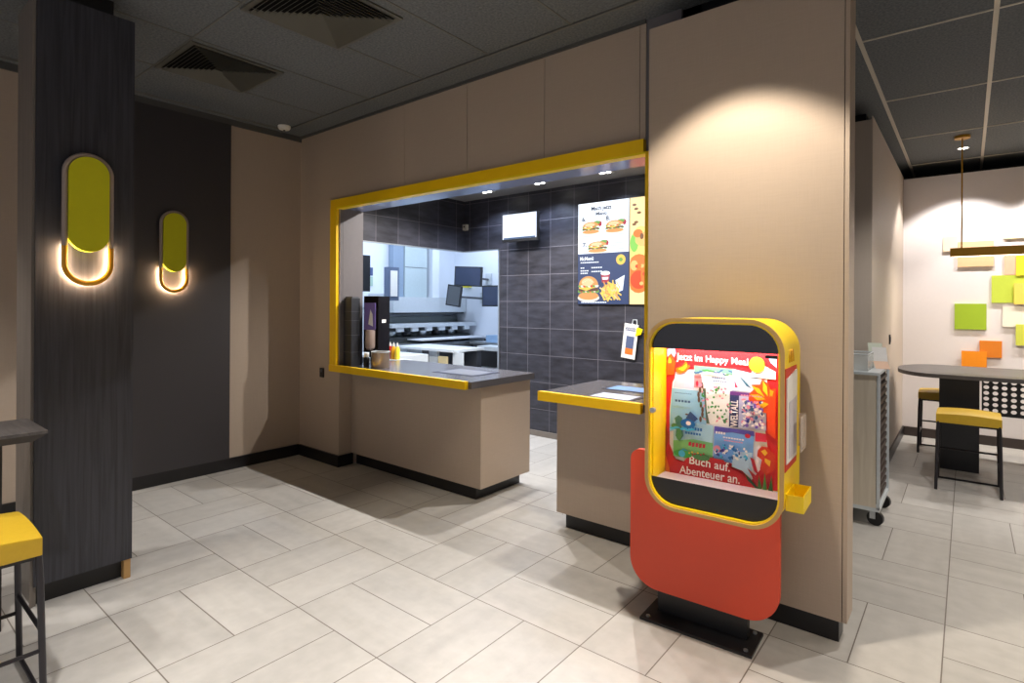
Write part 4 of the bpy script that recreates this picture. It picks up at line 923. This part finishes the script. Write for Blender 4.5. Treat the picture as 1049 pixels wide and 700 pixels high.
MB().box(-6.5, -6.4, 5.0, 5.10, 1.30, 1.48).bevel(.012).build('body', mat('soap_yellow', (232,216,60), .4), t)
MB().box(-6.995, -6.5, 5.03, 5.07, 1.36, 1.40).build('mount', STEELP, t)
# bottles standing on a shelf behind the counter
t = thing('back_shelf', 'narrow shelf unit behind the long counter carrying sauce bottles', 'shelf', (-4.62, 3.75, 0))
MB().box(-4.80, -4.44, 3.68, 3.85, .855, .875).build('shelf_board', STEELP, t)
for x in (-4.79, -4.47): MB().box(x, x+.02, 3.69, 3.84, 0, .855).build('side_panel', STEELP, t)
for k, (x, rgb, nm) in enumerate(((-4.70, (196,40,30), 'red'), (-4.645, (240,170,30), 'orange'), (-4.585, (246,214,60), 'yellow'))):
    t = thing('sauce_bottle', f'{nm} sauce bottle behind the counter near the steel canister', 'bottle', (x, 3.76, .876), 'sauce bottles behind the counter')
    MB().lathe([(.024,0),(.027,.01),(.027,.10),(.012,.135)], (x, 3.76, .876)).build('body', mat('sauce_'+nm, rgb, .35), t, smooth=True)
    MB().lathe([(.012,0),(.004,.04)], (x, 3.76, 1.011)).build('nozzle', PAPER, t, smooth=True)

# ------------------------------------------------------------------ light
def spot(loc, to, W, deg, blend=.4, rgb=(255,232,205), r=.04):
    l = bpy.data.lights.new('spot', 'SPOT'); l.energy = W; l.spot_size = math.radians(deg); l.spot_blend = blend; l.color = srgb(rgb); l.shadow_soft_size = r
    o = bpy.data.objects.new('spot_light', l); COL.objects.link(o); o.location = loc
    o.rotation_euler = (Vector(to)-Vector(loc)).to_track_quat('-Z', 'Y').to_euler(); return o
def area(loc, sx, sy, W, rgb=(255,245,235), rot=(0,0,0)):
    l = bpy.data.lights.new('area', 'AREA'); l.shape = 'RECTANGLE'; l.size = sx; l.size_y = sy; l.energy = W; l.color = srgb(rgb)
    o = bpy.data.objects.new('area_light', l); COL.objects.link(o); o.location = loc; o.rotation_euler = rot; return o
WARM = (255,241,222); NEUT = (255,249,243); COOL = (214,230,255)
# dining side downlights
spot((-.84, 2.16, 3.04), (-.86, 2.36, 0), 170, 88, .3, WARM)
spot((-1.9, .1, 3.04), (-1.9, .1, 0), 180, 76, .5, NEUT)
spot((-.6, -.3, 3.04), (-.6, -.2, 0), 165, 90, .5, NEUT)
spot((-2.6, -1.2, 3.04), (-2.6, -1.0, 0), 130, 90, .5, NEUT)
spot((-4.3, -.4, 3.04), (-4.2, -.3, 0), 130, 84, .5, NEUT)
spot((1.1, 2.1, 3.04), (1.0, 2.1, 0), 150, 105, .5, WARM)
# added broad fill from behind the camera, lifts upper walls and ceiling
area((-.5, -3.0, 1.7), 5.5, 2.2, 24, (236,240,255), (PI/2, 0, 0))
# service area
for x in (-4.18, -3.45, -2.68):
    spot((x, 4.69, 2.70), (x, 4.75, 0), 40, 130, .5, COOL)
for x in (-3.9, -3.0, -2.1):
    spot((x, 3.85, 2.71), (x, 3.75, 0), 120, 150, .4, NEUT, .02)
# kitchen
area((-6.0, 4.6, 2.88), 1.0, 1.6, 36, COOL); area((-5.6, 6.2, 2.88), 1.6, .9, 26, COOL)
# right room
spot((-.04, 7.2, 3.03), (-.04, 7.45, 0), 85, 100, .3, NEUT)
for x in (.75, 1.7): spot((x, 7.2, 3.03), (x, 7.45, 0), 95, 100, .3, NEUT)
area((.9, PY, 1.915), 2.3, .03, 18, WARM)
spot((.3, 3.9, 3.03), (.3, 4.2, 0), 105, 115, .5, NEUT)
spot((2.0, 4.0, 3.03), (2.0, 4.0, 0), 90, 110, .5, NEUT)
# lamp inside the display case
kl = area((0,0,0), .46, .03, 2.6, (255,236,238)); kl.parent = K; kl.location = (.087, -.075, 1.283); kl.rotation_euler = (math.radians(20), 0, 0)

w = bpy.data.worlds.new('world'); bpy.context.scene.world = w; w.use_nodes = True
w.node_tree.nodes['Background'].inputs[0].default_value = (.02,.02,.02,1)

# ------------------------------------------------------------------ camera
cam = bpy.data.cameras.new('camera'); co = bpy.data.objects.new('camera', cam); COL.objects.link(co)
co.matrix_world = Matrix.Translation((0,0,1.4515)) @ Matrix.Rotation(.68263168, 4, 'Z') @ Matrix.Rotation(PI/2, 4, 'X') @ Matrix.Rotation(.00582156, 4, 'Z')
cam.sensor_fit = 'HORIZONTAL'; cam.sensor_width = 36; cam.lens = 573.96/1049*36; cam.shift_x = 0; cam.shift_y = -(350-312.218)/1049
cam.clip_start = .02
bpy.context.scene.camera = co
vs = bpy.context.scene.view_settings
vs.view_transform = 'Standard'; vs.look = 'None'; vs.gamma = 1; vs.use_curve_mapping = False; vs.exposure = 0.34
